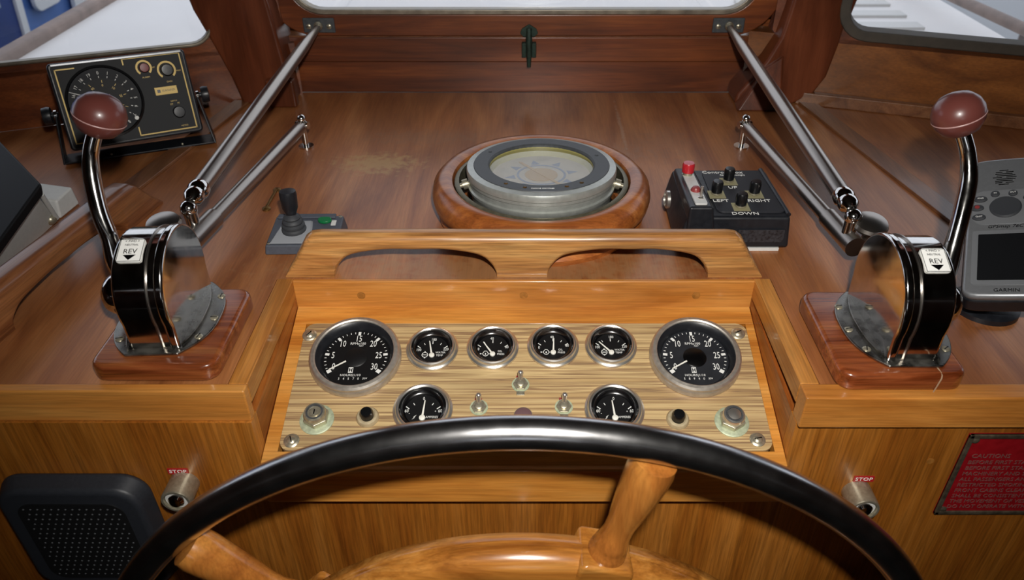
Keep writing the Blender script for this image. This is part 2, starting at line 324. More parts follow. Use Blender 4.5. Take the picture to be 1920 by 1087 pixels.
# centre windscreen wall: lower boards, then the hinged opening frame (a thing of its own)
wf = struct(MB().box((0, YB + .025, .028), (.94, .05, .056)), 'wall_front', W_dark)
MB().box((0, YB + .0235, .0795), (.94, .053, .045)).build('upper_board', W_dark, wf, bevel=.002)
MB().box((0, YB + .02, .1035), (.90, .045, .003)).build('sill_lip', W_strip, wf)
MB().box((0, YB + .03, .785), (1.1, .06, .45)).build('header', W_dark, wf)  # deepened out of view to cut skylight in the cabin
MB().box((0, 1.48, -.53), (3.3, .04, 1.02)).build('lower_bulkhead', W_wall, wf)
for s_ in (-1, 1):
    MB().box((s_ * .482, YB + .038, .08), (.14, .012, .16)).box((s_ * .5, YB + .038, .34), (.11, .012, .432)).build('window_jamb', W_dark, wf)
def side_walls(s):
    a = R(20.5 if s < 0 else 18.7); x0 = -.505 if s < 0 else .495; y0 = 1.342
    X = Vector((s * math.cos(a), -math.sin(a), 0)); M = frame((x0, y0, 0), X, (0, 0, 1))
    # local x runs outboard, y up; local z = X x up
    n = M.col[2].xyz; zs = 1 if n.y > 0 else -1      # thickness goes outside
    sill = .113 if s < 0 else .135
    L = 1.22
    mb = MB(M); tk = .04 if s > 0 else .012; mb.box((L / 2 - .05, (sill - .018) / 2, zs * tk / 2), (L + .1, sill - .018, tk))
    st = struct(mb, 'wall_front_left' if s < 0 else 'wall_front_right', W_dark if s < 0 else W_board)
    MB(M).box((L / 2, .755, zs * .02), (L, .49, .04)).build('header', W_dark, st)  # brought down over the unseen window top to dim the cabin
    if s > 0: MB(M).box((L / 2, .011, -zs * .007), (L, .022, .014)).build('ledge_strip', W_strip, st, bevel=.002)
    # window: rounded seal + pane
    x1 = .035 if s < 0 else .058
    w_, h_ = 1.02, .38; cx = x1 + w_ / 2; cy = sill + h_ / 2
    outer = [(x1 - .09, sill - .018), (L, sill - .018), (L, .72), (x1 - .09, .72)]
    wi = thing('window_1' if s < 0 else 'window_3', None, None); tag(wi, kind='structure')
    # wood surround with rounded opening, built as strips between inner rounded rect and outer rect
    def ringmesh(mb, inner, outerp, z0, z1):
        n = len(inner)
        for zz in (z0, z1):
            pass
        vi0 = [mb._v((p[0], p[1], z0)) for p in inner]; vi1 = [mb._v((p[0], p[1], z1)) for p in inner]
        vo0 = [mb._v((p[0], p[1], z0)) for p in outerp]; vo1 = [mb._v((p[0], p[1], z1)) for p in outerp]
        for i in range(n):
            j = (i + 1) % n
            mb.b.faces.new((vi0[i], vi0[j], vo0[j], vo0[i])); mb.b.faces.new((vi1[i], vo1[i], vo1[j], vi1[j]))
            mb.b.faces.new((vi0[i], vi1[i], vi1[j], vi0[j])); mb.b.faces.new((vo0[i], vo0[j], vo1[j], vo1[i]))
        return mb
    inner = rrect(w_, h_, .035, 6, cx, cy); sw = .036 if s > 0 else .014; mid = rrect(w_ + sw, h_ + sw, .035 + sw / 2, 6, cx, cy)
    out = []
    for p in mid:     # push mid ring out to a box
        ux, uy = p[0] - cx, p[1] - cy; k = min((w_ / 2 + .12) / abs(ux) if ux else 9, (h_ / 2 + .025) / abs(uy) if uy else 9)
        out.append((cx + ux * k, cy + uy * k) if k > 1 else p)
    ringmesh(MB(M), inner, mid, -zs * .005, zs * (.03 if s > 0 else .010)).build('window_seal', M_rubw if s > 0 else M_dull, wi, bevel=.003)
    ringmesh(MB(M), mid, out, zs * .0, zs * (.04 if s > 0 else .012)).build('window_surround', W_dark, wi)
    MB(M).box((cx, cy, zs * .02), (w_ + .01, h_ + .01, .004)).build('window_pane', G_win, wi)
    return ringmesh
ringmesh = side_walls(-1); side_walls(1)
# posts either side of the windscreen
def post(name, L, Rr, foot=None):
    mb = MB(); n = len(L); y0, y1 = 1.325, 1.41
    poly = [(p[0], p[1]) for p in L] + [(p[0], p[1]) for p in Rr[::-1]]
    M = frame((0, y0, 0), (1, 0, 0), (0, 0, 1))
    mb.prism(poly, 0, -(y1 - y0), M)
    return struct(mb, name, W_post, bevel=.006, seg=3)
pl = post('trim_1', [(-.507, 0), (-.518, .05), (-.538, .11), (-.558, .165), (-.60, .4), (-.64, .95)], [(-.414, 0), (-.417, .05), (-.428, .165), (-.46, .4), (-.50, .95)])
pr_ = post('trim_2', [(.380, 0), (.383, .02), (.405, .05), (.425, .08), (.442, .12), (.449, .165), (.47, .4), (.50, .95)],
           [(.485, 0), (.518, .018), (.536, .05), (.543, .09), (.556, .165), (.60, .4), (.64, .95)])
MB().hexa([(.376, 1.29, 0), (.455, 1.29, 0), (.46, 1.33, 0), (.38, 1.33, 0), (.425, 1.322, .07), (.452, 1.322, .09), (.455, 1.34, .09), (.425, 1.34, .07)]).build('post_foot', W_post, pr_, bevel=.004)
MB().box((-.43, 1.318, .025), (.05, .02, .05)).build('post_foot', W_post, pl, bevel=.004)
# windscreen: hinged frame
wc = thing('window_2', None, None); tag(wc, kind='structure')
Mw = front(0, YB, 0)
io = rrect(.80, .38, .05, 8, 0, .1535 + .19); mo = rrect(.818, .398, .059, 8, 0, .1535 + .19); oo = rrect(.905, .47, .085, 8, 0, .106 + .235)
ringmesh(MB(Mw), io, mo, .016, -.004).build('glazing_bead', M_dull, wc, bevel=.002)
ringmesh(MB(Mw), mo, oo, .012, -.012).build('window_frame', W_dark, wc, bevel=.003)
MB(Mw).box((0, .3435, .004), (.805, .385, .004)).build('window_pane', G_win, wc)
# outside
deck = struct(MB().box((0, 3.4, -.09), (2.36, 4.1, .08)), 'deck', M_deck)
MB().box((0, 2.2, -.02), (.9, 1.5, .06)).build('coachroof', M_deck, deck, bevel=.02)
for i in range(7):
    MB(T(.80 + .0, 1.65 + .11 * i, -.047) @ RZ(R(0))).box((0, 0, 0), (.42, .05, .008)).build('deck_grip_strip', M_whitebox, deck)
gl_ = tag(MB().box((-1.172, 3.2, -.045), (.04, 4, .04)).build('gunwale', M_brail, bevel=.01), 'weathered grey-brown wooden gunwale outside the left window, below the blue boat', 'gunwale')
gr_ = tag(MB().tube([(1.1, 1.2, .045), (1.1, 2.0, .012), (1.1, 3.2, -.035)], .013).build('deck_rail', M_brail), 'weathered pipe rail crossing outside the right window', 'rail')
struct(MB().box((0, 10, -1.15), (30, 24, .1)), 'water', M_dock)
bb = thing('moored_boat', 'blue boat with white windows seen through the left window', 'boat', T(-2.6, 0, 0))
MB().hexa([(-1.2, 2.6, -1.1), (.25, 2.6, -1.1), (.25, 7, -1.1), (-1.2, 7, -1.1), (-1.2, 2.6, .6), (.4, 2.6, .6), (.4, 7, .6), (-1.2, 7, .6)]).build('cabin_side', M_hull, bb)
Mb = frame((.36, 0, 0), (0, 1, 0), (.08, 0, 1))
MB(Mb).prism(rrect(.24, .40, .05, 5, 3.77, -.265), .0, .02).build('window', M_boatw, bb, bevel=.004)
MB(Mb).box((3.52, -.2, .012), (.045, 1.3, .03)).build('rubbing_strip', M_boatw, bb)
MB(Mb).box((3.1, -.2, .006), (.80, 1.3, .016)).build('dark_panel', M_navy, bb)
MB(Mb).box((3.36, -.12, .014), (.07, .5, .012)).build('window', mat('boat_grey_glass', 'a9b6cc', .3), bb)
MB(Mb).box((4.24, -.1, .008), (.5, 1.6, .02)).build('white_panel', M_boatw, bb)
MB(Mb).box((5.0, -.1, .008), (1.2, 1.6, .03)).build('white_panel', M_boatw, bb)
bw = thing('moored_boat', 'pale boat and grey pilings behind the rail outside the right window', 'boat', T(2.6, 0, 0))
MB().box((.2, 4, -.4), (.8, 3, 1.4)).build('hull', M_boatw, bw)
for i in range(3): MB().box((-.24, 3.0 + .28 * i, -.4), (.08, .12, 1.4)).build('fender_board', M_brail, bw)
bd = thing('deck_gear', 'dark and white deck gear lying ahead of the windscreen', 'deck gear', T(0, 2.6, .015))
for i, (x, c, wd) in enumerate(((-.50, M_navy, .1), (-.3, M_boatw, .12), (-.1, M_brail, .16), (.1, M_navy, .09), (.25, M_brail, .12), (.5, M_boatw, .1))):
    MB().box((x, .05 * (i % 2), .03), (wd, .1, .05)).build('locker', c, bd, bevel=.008)

# ------------------------------------------------------------------ dash and console
dash = thing('dashboard', 'reddish-brown varnished teak dash top below the windscreen', 'dashboard')
dt = .018
def slab(poly, z0, z1, name, m, parent, bevel=0., M=None):
    return MB().prism(poly, z0, z1, M).build(name, m, parent, bevel=bevel)
yb_, xb = .757, 1.58
slab([(-xb, .575), (-.297, .575), (-.297, .763), (.297, .763), (.297, .575), (xb, .575), (xb, .95), (.50, 1.345), (.455, 1.385), (-.455, 1.385), (-.50, 1.345), (-xb, .93)], -dt, 0, 'dash_top', W_dash, dash)
for s, y0 in ((-1, .563), (1, .553)):
    M = I4
    x0, x1 = sorted((s * XI, s * xb))
    MB().box(((x0 + x1) / 2, (y0 + .575) / 2, -.0195), (x1 - x0, .575 - y0 + .0, .041)).build('nosing', W_trim, dash, bevel=.002)
    xa, xc = sorted((s * XI, s * .2965))
    MB().box(((xa + xc) / 2, .669, -.012), (xc - xa, .188, .0255)).build('edge_trim', W_trimy, dash, bevel=.0012)
    # strip running forward
    P = [(s * .495, 1.335), (s * .525, 1.335), (s * .605, .90), (s * .655, .60), (s * .625, .60), (s * .572, .90)]
    slab(P if s > 0 else P[::-1], 0, .005, 'raised_strip', W_strip, dash, bevel=.001)
tb = MB().box((0, yb_ + .003, -.0195), (2 * XI + .002, .0062, .040)).build('cross_trim', W_trim, dash, bevel=.002)
for px in (-.197, 0, .209): MB(front(px, yb_ - .0002, -.02)).lathe([(.005, -.001), (.005, .0004), (0, .0005)], None, 16).build('wood_plug', M_plug, dash)
cons = thing('helm_console', 'teak helm console front carrying the instrument recess', 'console')
TA = R(15.4); YT, ZT = .757, -.037
for s in (-1, 1):
    x = s * (XI + .009)
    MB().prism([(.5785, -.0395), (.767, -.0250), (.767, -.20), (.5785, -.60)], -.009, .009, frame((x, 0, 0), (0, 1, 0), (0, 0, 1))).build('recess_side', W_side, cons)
    MB().box((s * (XI + .0), .6, -.0275), (.004, .05, .02)).build('corner_post', W_side, cons) if False else None
    x0, x1 = sorted((s * XI, s * xb))
    MB().box(((x0 + x1) / 2, YF + .012, -.3395), (x1 - x0, .018, .60)).build('front_panel', W_front, cons)
    # inner return wall seen in the recess down to the front face
    P = [(.5545, -.0405), (.757, -.0335), (.757, -.36), (.5605, -.36)]
MB().box((0, .569, -.42), (2 * XI, .018, .555)).build('front_panel', W_front, cons)
def pan(u, v, off=0): # panel frame: x right, y up the slope, z out of the panel
    o = Vector((u, YT - v * math.cos(TA), ZT - v * math.sin(TA))); M = frame(o, (1, 0, 0), (0, math.cos(TA), math.sin(TA)))
    return M @ T(0, 0, off)
ff = MB(pan(0, 0)); U = XI - .0005
pw0, pw1, pv0, pv1 = -.2615, .2665, .026, .196
def boardu(u0, u1, v0, v1, z0, z1, name, m, par, bev=.0006, mat_=None): return MB(pan(0, 0)).box(((u0 + u1) / 2, -(v0 + v1) / 2, (z0 + z1) / 2), (u1 - u0, v1 - v0, z1 - z0)).build(name, m, par, bevel=bev)
W_frx = W_frame
boardu(-U, U, 0, pv0, -.015, 0, 'recess_frame_rail', W_frx, cons)
boardu(-U, pw0, pv0, pv1, -.015, 0, 'recess_frame_stile', W_frame, cons)
boardu(pw1, U, pv0, pv1, -.015, 0, 'recess_frame_stile', W_frame, cons)
boardu(-U, U, pv1, .213, -.015, 0, 'recess_frame_rail', W_frx, cons)
MB().box((0, .553, -.1185), (2 * U, .017, .050)).build('lower_rail', W_frame, cons, bevel=.003)
# instrument panel
ip = thing('instrument_panel', 'zebrawood laminate instrument panel set into the console recess', 'panel', pan(0, 0))
MB().prism(rrect(pw1 - pw0 - .001, pv1 - pv0 - .001, .012, 5, (pw0 + pw1) / 2, -(pv0 + pv1) / 2), -.006, .0008).build('laminate_plate', M_zeb, ip)
for (u, v) in ((-.2542, .0439), (.2547, .0415), (-.2486, .1841), (.2506, .1828)):
    M = T(u, -v, .0008)
    wa = MB(M).lathe([(.0085, 0), (.0085, .0008), (.0065, .0022), (.005, .0022)], None, 24).build('cup_washer', M_nick, ip)
    MB(M).lathe([(.0055, .0005), (.0055, .002), (.004, .0036), (.0015, .0042), (0, .0043)], None, 20).build('dome_screw', M_nick, wa)
    MB(M @ RZ(random.uniform(0, 3))).box((0, 0, .0042), (.008, .0011, .0006)).build('screw_slot', M_dialc, wa)

# ------------------------------------------------------------------ gauges
def tick(mb, a, r0, r1, w, M=I4, z=.0, cx=0, cy=0):
    A = R(a); mb.box((0, (r0 + r1) / 2, z), (w, r1 - r0, .0002), M @ T(cx, cy, 0) @ RZ(-A))
def tachometer(u, v, label, digits, needle_a, dm, hm):
    g = thing('tachometer', label, 'gauge', pan(u, v, .0008), 'engine tachometers')
    MB().lathe([(.0505, 0), (.0525, .001), (.0525, .006), (.051, .0085), (.0515, .0095), (.0515, .0125), (.0495, .0148), (.0462, .0152), (.0448, .014), (.0448, .001)], None, 64, closed=True).build('bezel', M_brush, g)
    MB().lathe([(.0452, .0125), (.043, .0115), (.0385, .0035), (.0385, .001), (.0452, .001)], None, 64, closed=True).build('inner_ring', M_blk, g)
    MB().lathe([(.0388, .0005), (.0388, .003), (0, .003)], None, 48).build('dial', dm, g)
    MB().lathe([(.0135, .003), (.0135, .0036), (.012, .0045), (0, .0046)], None, 32).build('dial_hub', hm, g)
    m = MB()
    for k in range(31):
        a = -124 + 248 * k / 30
        if k % 5 == 0: tick(m, a, .0315, .0365, .0031 if k % 30 else .0046, z=.0031)
        else: tick(m, a, .0338, .0362, .0007, z=.0031)
    m.build('tick_marks', M_white, g)
    m = MB()
    for s_, a, r in (('0', -118, .0272), ('5', -84, .0268), ('10', -43, .0262), ('15', 0, .0262), ('20', 43, .0262), ('25', 84, .0262), ('30', 120, .0262)):
        m.text(s_, .0125, T(r * math.sin(R(a)), r * math.cos(R(a)), .0031), sx=.64)
    m.text('RPMx100', .0045, T(0, .0195, .0031), sx=1.05); m.text('REV', .0025, T(.004, .0163, .0031), sx=1.3)
    m.text('HOURS|1/10', .0042, T(-.003, -.0245, .0031), sx=1.05)
    for i, d in enumerate(digits): m.text(d, .0045, T(-.0155 + .0055 * i, -.0292, .0031), sx=.8)
    m.text('GV', .0032, T(.0145, -.0288, .0031))
    m.build('numerals', M_white, g)
    m = MB(T(-.0035, -.0175, .0031))
    for q in (((-.0026, -.0038), (.0026, -.0038), (.0026, -.0031), (-.0026, -.0031)), ((-.0026, .0031), (.0026, .0031), (.0026, .0038), (-.0026, .0038)),
              ((-.0026, -.0031), (-.0019, -.0031), (-.0019, .0031), (-.0026, .0031)), ((.0019, -.0031), (.0026, -.0031), (.0026, .0031), (.0019, .0031)),
              ((-.0014, -.0028), (.0014, -.0028), (0, 0)), ((0, 0), (.0014, .0028), (-.0014, .0028))): m.prism(q, 0, .0002)
    m.build('hourglass_symbol', M_white, g)
    A = R(needle_a); MB(RZ(-A)).prism([(-.0009, .012), (.0009, .012), (.0007, .033), (-.0007, .033)], .005, .0056).build('needle', M_needle, g)
    MB().lathe([(.0449, .0128), (.03, .0129), (0, .0129)], None, 48).build('glass', G_gauge, g)
    return g
tachometer(-.1941, .078, 'left-hand large tachometer with brushed steel bezel and all-black dial', '345701', -123, M_dial, M_dial)
tachometer(.1978, .078, 'right-hand large tachometer with greyer dial around a black hub', '589401', -121, M_dial2, M_dialc)
def small_gauge(u, v, label, group, kind, a, r=.030):
    g = thing('small_gauge', label, 'gauge', pan(u, v, .0008), group)
    k = r / .030
    MB(Matrix.Scale(k, 4)).lathe([(.0300, 0), (.0305, .001), (.0303, .0035), (.0285, .0048), (.0278, .0046), (.0278, .0062), (.0268, .0082), (.0252, .0088), (.0240, .008), (.0240, .001)], None, 56, closed=True).build('bezel', M_bezel, g)
    MB(Matrix.Scale(k, 4)).lathe([(.0239, .0005), (.0239, .0008), (0, .0008)], None, 40).build('dial', M_dial, g)
    MB(Matrix.Scale(k, 4)).lathe([(.0241, .0068), (.0236, .0068), (.0228, .0048), (.0217, .0031), (.0204, .0019), (.0190, .0012), (.0180, .0010), (.0180, .0008), (.0241, .0008)], None, 56, closed=True).build('inner_ring', M_bowl, g)
    S_ = Matrix.Scale(k, 4); cy = -.0095; z = .0012
    m = MB(S_)
    for t_ in (-52, 52): tick(m, t_, .0178, .0222, .0009, z=z, cy=cy)
    for t_ in (-30, 30): tick(m, t_, .0178, .0205, .0007, z=z, cy=cy)
    if kind != 'amp': tick(m, 0, .0165, .0205, .0009, z=z, cy=cy)
    m.build('tick_marks', M_white, g)
    m = MB(S_); tx = lambda s_, x, y, sz=.0052, sx=.8: m.text(s_, sz, T(x, y, z), sx=sx)
    if kind == 'water': tx('100', -.0158, -.0015); tx('180', .001, .0132); tx('220', .0158, -.0005); tx('WATER', .0098, -.0052, .0036, .95); tx('TEMP', .0088, -.0092, .0036, .95)
    elif kind == 'oil': tx('0', -.0165, -.002); tx('40', -.001, .0132); tx('80', .0165, .001); tx('OIL', .0085, -.005, .0036, .95); tx('PRESS', .0095, -.009, .0036, .95)
    else: tx('60', -.0165, -.001); tx('0', 0, .0135); tx('60', .0175, -.001); tx('-', -.0135, -.0035); tx('+', .0128, -.0015, .004); tx('AMPERES', .0095, -.008, .0033, .95)
    m.build('numerals', M_white, g)
    m = MB(S_ @ T(-.0082, -.0085, z))
    if kind == 'water':
        arcband(m, .0030, .0037, 0, 2 * PI, 0, .0002, None, 20); m.box((0, 0, 0), (.005, .0008, .0002)); m.box((0, .0045, 0), (.0014, .0012, .0002)); m.box((0, -.0042, 0), (.0016, .0008, .0002))
    elif kind == 'oil':
        arcband(m, .0028, .0035, R(120), R(420), 0, .0002, None, 20); m.box((0, .0038, 0), (.0036, .0007, .0002)); m.prism([(-.001, -.0008), (0, -.0015), (.001, -.0008), (0, .0016)], 0, .0002); m.prism([(-.0065, -.001), (-.004, 0), (-.0065, .001)], 0, .0002); m.box((.0042, 0, 0), (.0014, .0006, .0002))
    else: m.prism([(-.0022, -.0024), (.0006, -.0002), (-.0004, .0002), (.0022, .003), (-.0008, .0008), (.0002, .0002)], 0, .0002)
    m.build('symbol', M_white, g)
    MB(S_ @ T(0, cy, 0) @ RZ(R(-a))).prism([(-.0011, 0), (.0011, 0), (.0005, .0205), (-.0005, .0205)], .0022, .0027).build('needle', M_needle, g)
    MB(S_ @ T(0, cy, 0)).lathe([(.0031, .0015), (.0031, .0032), (.0025, .0036), (0, .0037)], None, 20).build('needle_hub', M_needle, g)
    MB(S_).lathe([(.0242, .0072), (.020, .0083), (.012, .0095), (0, .0101)], None, 48).build('glass', G_gauge, g)
    return g
gg = 'small round gauges in the upper row'
small_gauge(-.1068, .0646, 'leftmost small gauge of the upper row, water temperature, needle near 180', gg, 'water', -11)
small_gauge(-.0363, .063, 'oil pressure gauge left of centre, needle leaning to 20', gg, 'oil', -33)
small_gauge(.0344, .0607, 'oil pressure gauge right of centre, needle upright at 40', gg, 'oil', 3)
small_gauge(.1021, .0607, 'rightmost small gauge of the upper row, water temperature, needle near 100', gg, 'water', -42)
small_gauge(-.1109, .147, 'left ammeter half hidden behind the wheel rim, needle at zero', 'ammeters in the lower row', 'amp', 4, .0325)
small_gauge(.0998, .147, 'right ammeter half hidden behind the wheel rim, needle at zero', 'ammeters in the lower row', 'amp', -5, .0325)
def toggle(u, v, label, lean, tag_below):
    g = thing('toggle_switch', label, 'switch', pan(u, v, .0008), 'small toggle switches on the panel')
    MB().lathe([(.0100, 0), (.0100, .0010), (.0045, .0010)], None, 28).build('washer', M_greenw, g)
    MB(T(0, 0, .0012)).prism([(.0086 * math.cos(R(60 * i)), .0086 * math.sin(R(60 * i))) for i in range(6)], 0, .0022).build('hex_nut', M_nick, g, bevel=.0004)
    MB(T(0, 0, .003)).lathe([(.0048, 0), (.0048, .003), (.0038, .0036), (0, .0036)], None, 20).build('bushing', M_nick, g)
    d = Vector((lean * .25, .75, 1)).normalized()
    MB().tube([d * .004, d * .010, d * .0145], [.0019, .0028, .0034]).ball(d * .0145, .0034, seg=16).build('lever', M_bezel, g)
    if tag_below: MB(T(0, -.0115, 0)).box((0, 0, .0006), (.009, .005, .0012)).build('switch_tag', M_nick, g, bevel=.0003)
    MB(T(0, .0105, 0)).box((-.001, 0, .0004), (.008, .003, .0008)).build('red_mark', M_reddim, g)
toggle(-.0036, .1134, 'toggle switch at the centre of the panel, highest of three', 0, True)
toggle(-.0495, .1432, 'toggle switch beside the left ammeter', -.1, False)
toggle(.0443, .1426, 'toggle switch beside the right ammeter', .3, True)
def push_button(u, v, label):
    g = thing('push_button', label, 'button', pan(u, v, .0008), 'black push buttons on the panel')
    MB().lathe([(.0125, 0), (.0125, .002), (.0110, .0045), (.0085, .005), (.0078, .004)], None, 32).build('collar', M_cream, g)
    MB().lathe([(.0073, .002), (.0073, .011), (.0058, .0135), (0, .014)], None, 28).build('button_cap', M_blk2, g)
push_button(-.1707, .1557, 'black push button between left start switch and left ammeter')
push_button(.168, .1584, 'black push button between right ammeter and right start switch')
def start_switch(u, v, label, key):
    g = thing('start_switch', label, 'switch', pan(u, v, .0008), 'hex-nut start switches on the panel')
    MB(T(0, -.001, 0)).lathe([(.0187, 0), (.0187, .0012), (.017, .002), (.012, .002)], None, 40).build('washer_plate', M_greenw, g)
    MB(T(0, 0, .002)).prism([(.0142 * math.cos(R(60 * i + 30)), .0142 * math.sin(R(60 * i + 30))) for i in range(6)], 0, .007).build('hex_nut', M_nick, g, bevel=.0008)
    MB(T(0, 0, .009)).lathe([(.0118, 0), (.0122, .004), (.0112, .0065), (.0092, .0068), (.0088, .0055), (0, .0055)], None, 36).build('barrel', M_nick if key else M_bezel, g)
    MB(T(0, 0, .0145)).lathe([(.0093, 0), (.0093, .0018), (.0076, .0018), (.0076, 0)], None, 32, closed=True).build('inner_ring', M_aludk, g)
    if key:
        MB(T(0, 0, .0147)).lathe([(.0055, 0), (.0055, .0012), (0, .0014)], None, 24).build('key_plug', M_nick, g); MB(T(0, 0, .0161)).box((0, 0, 0), (.0012, .006, .0006)).build('keyhole', M_dialc, g)
    else: MB(T(0, 0, .0145)).lathe([(.0072, 0), (.0070, .002), (.003, .003), (0, .0031)], None, 24).build('button_cap', M_bezel, g)
start_switch(-.2258, .1574, 'left start switch with keyhole, below the left tachometer', True)
start_switch(.2266, .1603, 'right start switch with a smooth button, below the right tachometer', False)
wl = thing('purple_disc', 'small dull purple disc half hidden behind the top of the wheel', 'lamp', pan(-.0006, .153, .0008))
MB().lathe([(.0095, 0), (.0095, .0015), (.007, .003), (0, .0035)], None, 28).build('lens', mat('disc_purple', '6a4f52', .5), wl)  # plain dull purple-grey disc with a slightly domed face
MB().lathe([(.0102, 0), (.0102, .0008), (.0095, .0008)], None, 28, closed=True).build('disc_ring', M_nick, wl)

# ------------------------------------------------------------------ grab rails
def smoothpoly(P, n=6):
    out = []; N = len(P)
    for i in range(N - 1):
        p0, p1, p2, p3 = (Vector(P[max(0, min(N - 1, k))]) for k in (i - 1, i, i + 1, i + 2))
        for k in range(n):
            t = k / n; out.append(tuple(.5 * ((2 * p1) + (p2 - p0) * t + (2 * p0 - 5 * p1 + 4 * p2 - p3) * t * t + (3 * p1 - p0 - 3 * p2 + p3) * t ** 3)))
    out.append(P[-1]); return out
def grab_rail(M, L, feet, height, th, opening, m, name, label, m_cat='grab rail', bar=.026, slant=.03):
    # profile in local x/y (y up), extruded along local z by th
    g = thing(name, label, m_cat, M)
    top = height; und = height - bar
    # top and bottom outlines as functions of x, then a rounded section lofted along the rail
    up = [(-L / 2, .003), (-L / 2 + slant * .12, top * .16), (-L / 2 + slant * .55, top * .58), (-L / 2 + slant * .86, top * .88), (-L / 2 + slant * 1.08, top * .975), (-L / 2 + slant * 1.4, top)]
    up = up + [(-x, y) for x, y in up[::-1]]
    lo = [(-L / 2, 0)]
    for i in range(len(feet) - 1):
        a = feet[i][1]; b = feet[i + 1][0]; w_ = b - a; e_ = min(opening, w_ * .35)
        lo += smoothpoly([(a, 0), (a + e_ * .10, und * .42), (a + e_ * .36, und * .80), (a + e_, und), (a + w_ / 2, und), (b - e_, und), (b - e_ * .36, und * .80), (b - e_ * .10, und * .42), (b, 0)], 5)
    lo.append((L / 2, 0))
    def ev(P, x):
        for (x0, y0), (x1, y1) in zip(P, P[1:]):
            if x0 - 1e-9 <= x <= x1 + 1e-9: return y0 if x1 - x0 < 1e-9 else y0 + (y1 - y0) * (x - x0) / (x1 - x0)
        return P[-1][1]
    xs = sorted(set([round(p[0], 5) for p in up + lo] + [round(-L / 2 + L * k / 60, 5) for k in range(61)]))
    mb = MB(); rings = []
    for x in xs:
        y0, y1 = max(0, ev(lo, x)), ev(up, x); h = y1 - y0
        rt = min(.0105, h * .45, th * .45); rb = min(.009 if y0 > .001 else .0008 + 0 * h, h * .45)
        ring = []
        for (cy, cz, r, a0) in ((y1 - rt, th / 2 - rt, rt, 0), (y0 + rb, th / 2 - rb, rb, -90), (y0 + rb, -th / 2 + rb, rb, -180), (y1 - rt, -th / 2 + rt, rt, 90)):
            for k in range(6):
                an = R(a0 + (90 - 90 * k / 5))
                ring.append(mb._v((x, cy + r * math.sin(an), cz + r * math.cos(an))))
        rings.append(ring)
    for r0, r1 in zip(rings, rings[1:]):
        for k in range(24): mb.b.faces.new((r0[k], r0[(k + 1) % 24], r1[(k + 1) % 24], r1[k]))
    mb.b.faces.new(rings[0][::-1]); mb.b.faces.new(rings[-1])
    mb.build('rail_body', m, g, sharp=60)
    return g
grab_rail(front(0, .7785, 0), .574, [(-.287, -.228), (-.032, .028), (.222, .287)], .0575, .026, .062, W_rail, 'grab_rail', 'long two-arched teak grab rail in front of the compass', slant=.034, bar=.021)
grab_rail(frame((-.556, .775, 0), (.17, 1, 0), (0, 0, 1)), .37, [(-.185, -.11), (.105, .185)], .055, .034, .08, W_raily, 'grab_rail', 'dark teak grab rail along the left edge of the dash', slant=.045, bar=.03)

# ------------------------------------------------------------------ compass
cp = thing('compass', 'large gimballed marine compass in a round teak binnacle ring', 'compass', T(.0235, .926, 0))
MB().lathe([(.137, 0), (.1395, .008), (.135, .0165), (.105, .0165), (.105, 0)], None, 72, closed=True).build('lower_ring', W_ring, cp)
MB().lathe([(.126, .018), (.138, .019), (.1448, .026), (.1465, .036), (.1440, .048), (.136, .0565), (.126, .0585), (.119, .055), (.1165, .047), (.116, .018)], None, 72, closed=True).build('wooden_ring', W_ring, cp)
MB().lathe([(.116, .006), (.116, .052), (.1135, .0535), (.110, .0535), (.110, .006)], None, 64, closed=True).build('gimbal_ring', mat('gimbal_olive', '6f6a58', .4, .6, noise=.2), cp)
MB().lathe([(.109, .001), (.109, .005), (0, .005)], None, 48).build('binnacle_well', M_dialc, cp)
cb_ = T(0, -.002, 0) @ RX(R(-3.0))
MB(cb_).lathe([(.080, .010), (.093, .022), (.0945, .036), (.0965, .041), (.0985, .044), (.0985, .0475), (.0960, .0485), (.0960, .0560), (.0978, .0570), (.0978, .0610), (.0985, .0615), (.0995, .0625), (.0995, .069), (.0985, .0715), (.090, .073), (.090, .060), (.08, .02)], None, 80, closed=True).build('bowl', M_alu, cp)
MB(cb_).lathe([(.0905, .0725), (.0895, .0738), (.071, .0738), (.069, .072), (.069, .066), (.0905, .066)], None, 72, closed=True).build('bezel_ring', M_aludk, cp)
MB(cb_).lathe([(.0695, .071), (.0672, .064), (.066, .055), (.0695, .055)], None, 64, closed=True).build('inner_wall', M_olive, cp)
cd = MB(cb_).lathe([(.067, .0555), (.067, .0570), (0, .0570)], None, 64).build('compass_card', M_card, cp)
m = MB(cb_ @ T(0, 0, .0573) @ RZ(R(12)))
for k in range(8): m.prism([(-.006, .036), (.006, .036), (0, .050)], 0, .0003, RZ(R(45 * k)))
arcband(m, .030, .033, 0, 2 * PI, 0, .0003, None, 48); m.build('compass_points', M_cardb, cd)
m = MB(cb_ @ T(0, 0, .0573)); m.lathe([(.022, 0), (.022, .0004), (0, .0004)], None, 32); m.build('card_centre', M_cardt, cd)
MB(cb_ @ T(0, 0, .0575) @ RZ(R(35))).box((0, 0, .001), (.004, .10, .001)).build('lubber_wire', M_cardt, cd)
MB(cb_).lathe([(.0700, .0685), (0, .0688)], None, 48).build('glass', G_gauge, cp)
for s in (-1, 1):
    MB().cyl((s * .094, -.014, .053), (s * .114, -.016, .047), .0035).cyl((s * .097, -.0135, .052), (s * .104, -.0145, .050), .0068).build('gimbal_pivot', M_nick, cp)
MB().cyl((.055, -.087, .036), (.058, -.096, .034), .006).build('gimbal_pivot', M_nick, cp)
for a_ in (-125, -106, -68, -52, 150, 20): slotted_screw(cp, cb_ @ T(.080 * math.cos(R(a_)), .080 * math.sin(R(a_)), .0737), .0028, m=M_aludk if a_ > 0 else M_brass, h=.0008)
